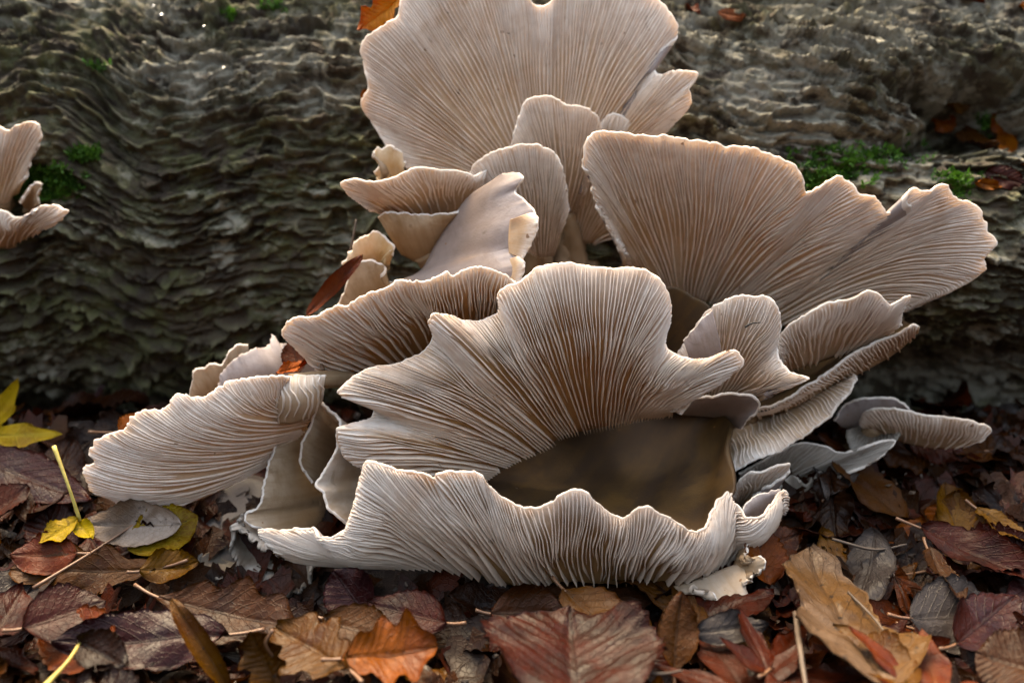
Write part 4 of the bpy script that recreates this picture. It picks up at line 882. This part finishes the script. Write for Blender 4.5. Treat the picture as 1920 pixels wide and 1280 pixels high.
# crumbs of leaf and bark in the litter
V, F = [], []
for i in range(4000):
    c = np.array([rl.uniform(-.33, .33), rl.uniform(-.2, .11), rl.uniform(.0, .014)]); c[2] += float(slope(c[1])) ; s_ = rl.uniform(.0006, .0020)
    
    if abs(c[0] + .10) < .05 and c[1] > -.06 and c[1] < .05: continue
    q = rl.normal(size=(3, 3)); q, _ = np.linalg.qr(q); b4 = np.array([[-1, -.5, 0], [.8, -.7, .2], [1, .5, -.1], [-.7, .8, .15], [0, 0, .35]]) * s_
    k = len(V); V += list(b4 @ q + c); F += [[k, k + 1, k + 4], [k + 1, k + 2, k + 4], [k + 2, k + 3, k + 4], [k + 3, k, k + 4], [k + 3, k + 2, k + 1, k]]
o = mesh_obj('leaf_crumbs', V, F, M['crumb'], smooth=False); o['kind'] = 'stuff'; tag(o, 'dark crumbs of rotten leaf and bark strewn through the litter', 'leaf crumbs')

for (x, y, lab) in [(968, 916, 'pale wet speck in the hollow of the front cup at its left'), (1264, 916, 'pale wet speck in the hollow of the front cup near its right wall')]:
    P_ = np.array(at(x, y, 33 if x < 1000 else 30)); a = np.linspace(-math.pi / 2, math.pi / 2, 7)[:, None]; b_ = np.linspace(0, 2 * math.pi, 11)[None]
    V = np.stack(np.broadcast_arrays(np.cos(a) * np.cos(b_), np.cos(a) * np.sin(b_), np.sin(a) * .8 + 0 * b_), -1).reshape(-1, 3) * np.array([.0012, .001, .0009])
    o = mesh_obj('water_bead', V, grid_faces(7, 11), M['water']); o.location = P_; tag(o, lab, 'water bead', 'water beads')

# twigs
def twig(label, pts, rad, mat='twig', world=False):
    P = np.array(pts if world else [at(*p_) for p_ in pts]); V, F, uv = tube(P, [rad, rad * .8, rad * .6], 8, 20, .3, int(rad * 1e6) % 97)
    o = mesh_obj('twig', V - P[0], F, M[mat], None, uv); o.location = P[0]; return tag(o, label, 'twig')
twig('dark upright twig in front of the large tan leaf at the bottom right', [LG(1492, 1150, 30), LG(1500, 1215, 30), LG(1512, 1290, 28)], .0012, world=True)
twig('short black curved twig stuck on the gills of the folded mushroom', [(1397, 613, 1.0), (1410, 606, .0), (1426, 604, .0)], .0005, 'dark_twig')
twig('thin reddish twig lying at the bottom left of the serrated leaf', [LG(1190, 1258, 27), LG(1240, 1262, 28), LG(1280, 1256, 28)], .0006, world=True)
twig('fine straight twig across the litter at the lower right', [LG(1590, 1110, 27), LG(1640, 1160, 27), LG(1680, 1215, 27)], .0006, world=True)
twig('thin twig lying on the shaded litter at the right', [LG(1560, 1010, 22), LG(1640, 1030, 22), LG(1700, 1020, 22)], .0007, world=True)
twig('thin stem scrap leaning on the bark left of the stems', [(655, 478, 48), (662, 445, 46), (668, 412, 46)], .0007)

# moss on the bark
def moss(label, spots, n, seed):
    r = np.random.RandomState(seed); V, F = [], []
    for i in range(n):
        cx, cy, sx, sy = spots[r.randint(len(spots))]
        p_, nn = on_log(cx + r.normal() * sx, cy + r.normal() * sy, .0005)
        nn = np.array(nn) + np.array([0, -.1, .5]); nn /= np.linalg.norm(nn)
        for b_ in range(9):
            d = nn + r.normal(size=3) * .65; d /= np.linalg.norm(d); l = r.uniform(.0016, .0040); side = np.cross(d, r.normal(size=3)); side /= np.linalg.norm(side)
            k = len(V); b0 = p_ + r.normal(size=3) * .0008
            V += [b0 - side * .0003, b0 + side * .0003, b0 + d * l * .55 + side * .0006, b0 + d * l, b0 + d * l * .55 - side * .0006]; F += [[k, k + 1, k + 2, k + 4], [k + 4, k + 2, k + 3]]
    o = mesh_obj('moss', V, F, M['moss'], smooth=False); o['kind'] = 'stuff'; tag(o, label, 'moss')
moss('bright green moss cushion on the bark beside the mushrooms at the left edge', [(55, 335, 20, 10), (100, 345, 26, 12), (105, 330, 24, 9), (160, 290, 14, 5), (85, 362, 20, 8)], 420, 3)
moss('deep green moss patch on the bark above the right fan mushroom', [(1550, 320, 36, 24), (1590, 300, 50, 16), (1520, 345, 20, 14), (1660, 290, 34, 12), (1560, 330, 34, 16)], 250, 4)
moss('small green moss tufts on the grey root swelling at the right', [(1800, 352, 22, 12), (1850, 232, 10, 8), (1790, 335, 14, 6)], 80, 5)
moss('scattered olive moss tufts high on the bark', [(430, 30, 8, 4), (180, 130, 10, 6), (520, 14, 12, 4), (1120, 12, 8, 4)], 60, 6)

# water beads
for (x, y, lab) in [(290, 14, 'upper bead of water on the bark at the top left'), (304, 30, 'lower bead of water on the bark at the top left'), (384, 52, 'water bead on the bark right of the two at the top left'), (420, 130, 'water bead on a bark ridge left of the top fan'), (282, 436, 'pale water bead on the bark in the middle left'), (50, 212, 'water bead on the bark above the left edge mushroom')]:
    p_, n = on_log(x, y, .0004); V = []; 
    a = np.linspace(-math.pi / 2, math.pi / 2, 9)[:, None]; b_ = np.linspace(0, 2 * math.pi, 15)[None]
    V = np.stack(np.broadcast_arrays(np.cos(a) * np.cos(b_), np.cos(a) * np.sin(b_), np.sin(a) * .8 + 0 * b_), -1).reshape(-1, 3) * .0011
    o = mesh_obj('water_bead', V, grid_faces(9, 15), M['water']); o.location = p_; tag(o, lab, 'water bead', 'water beads')
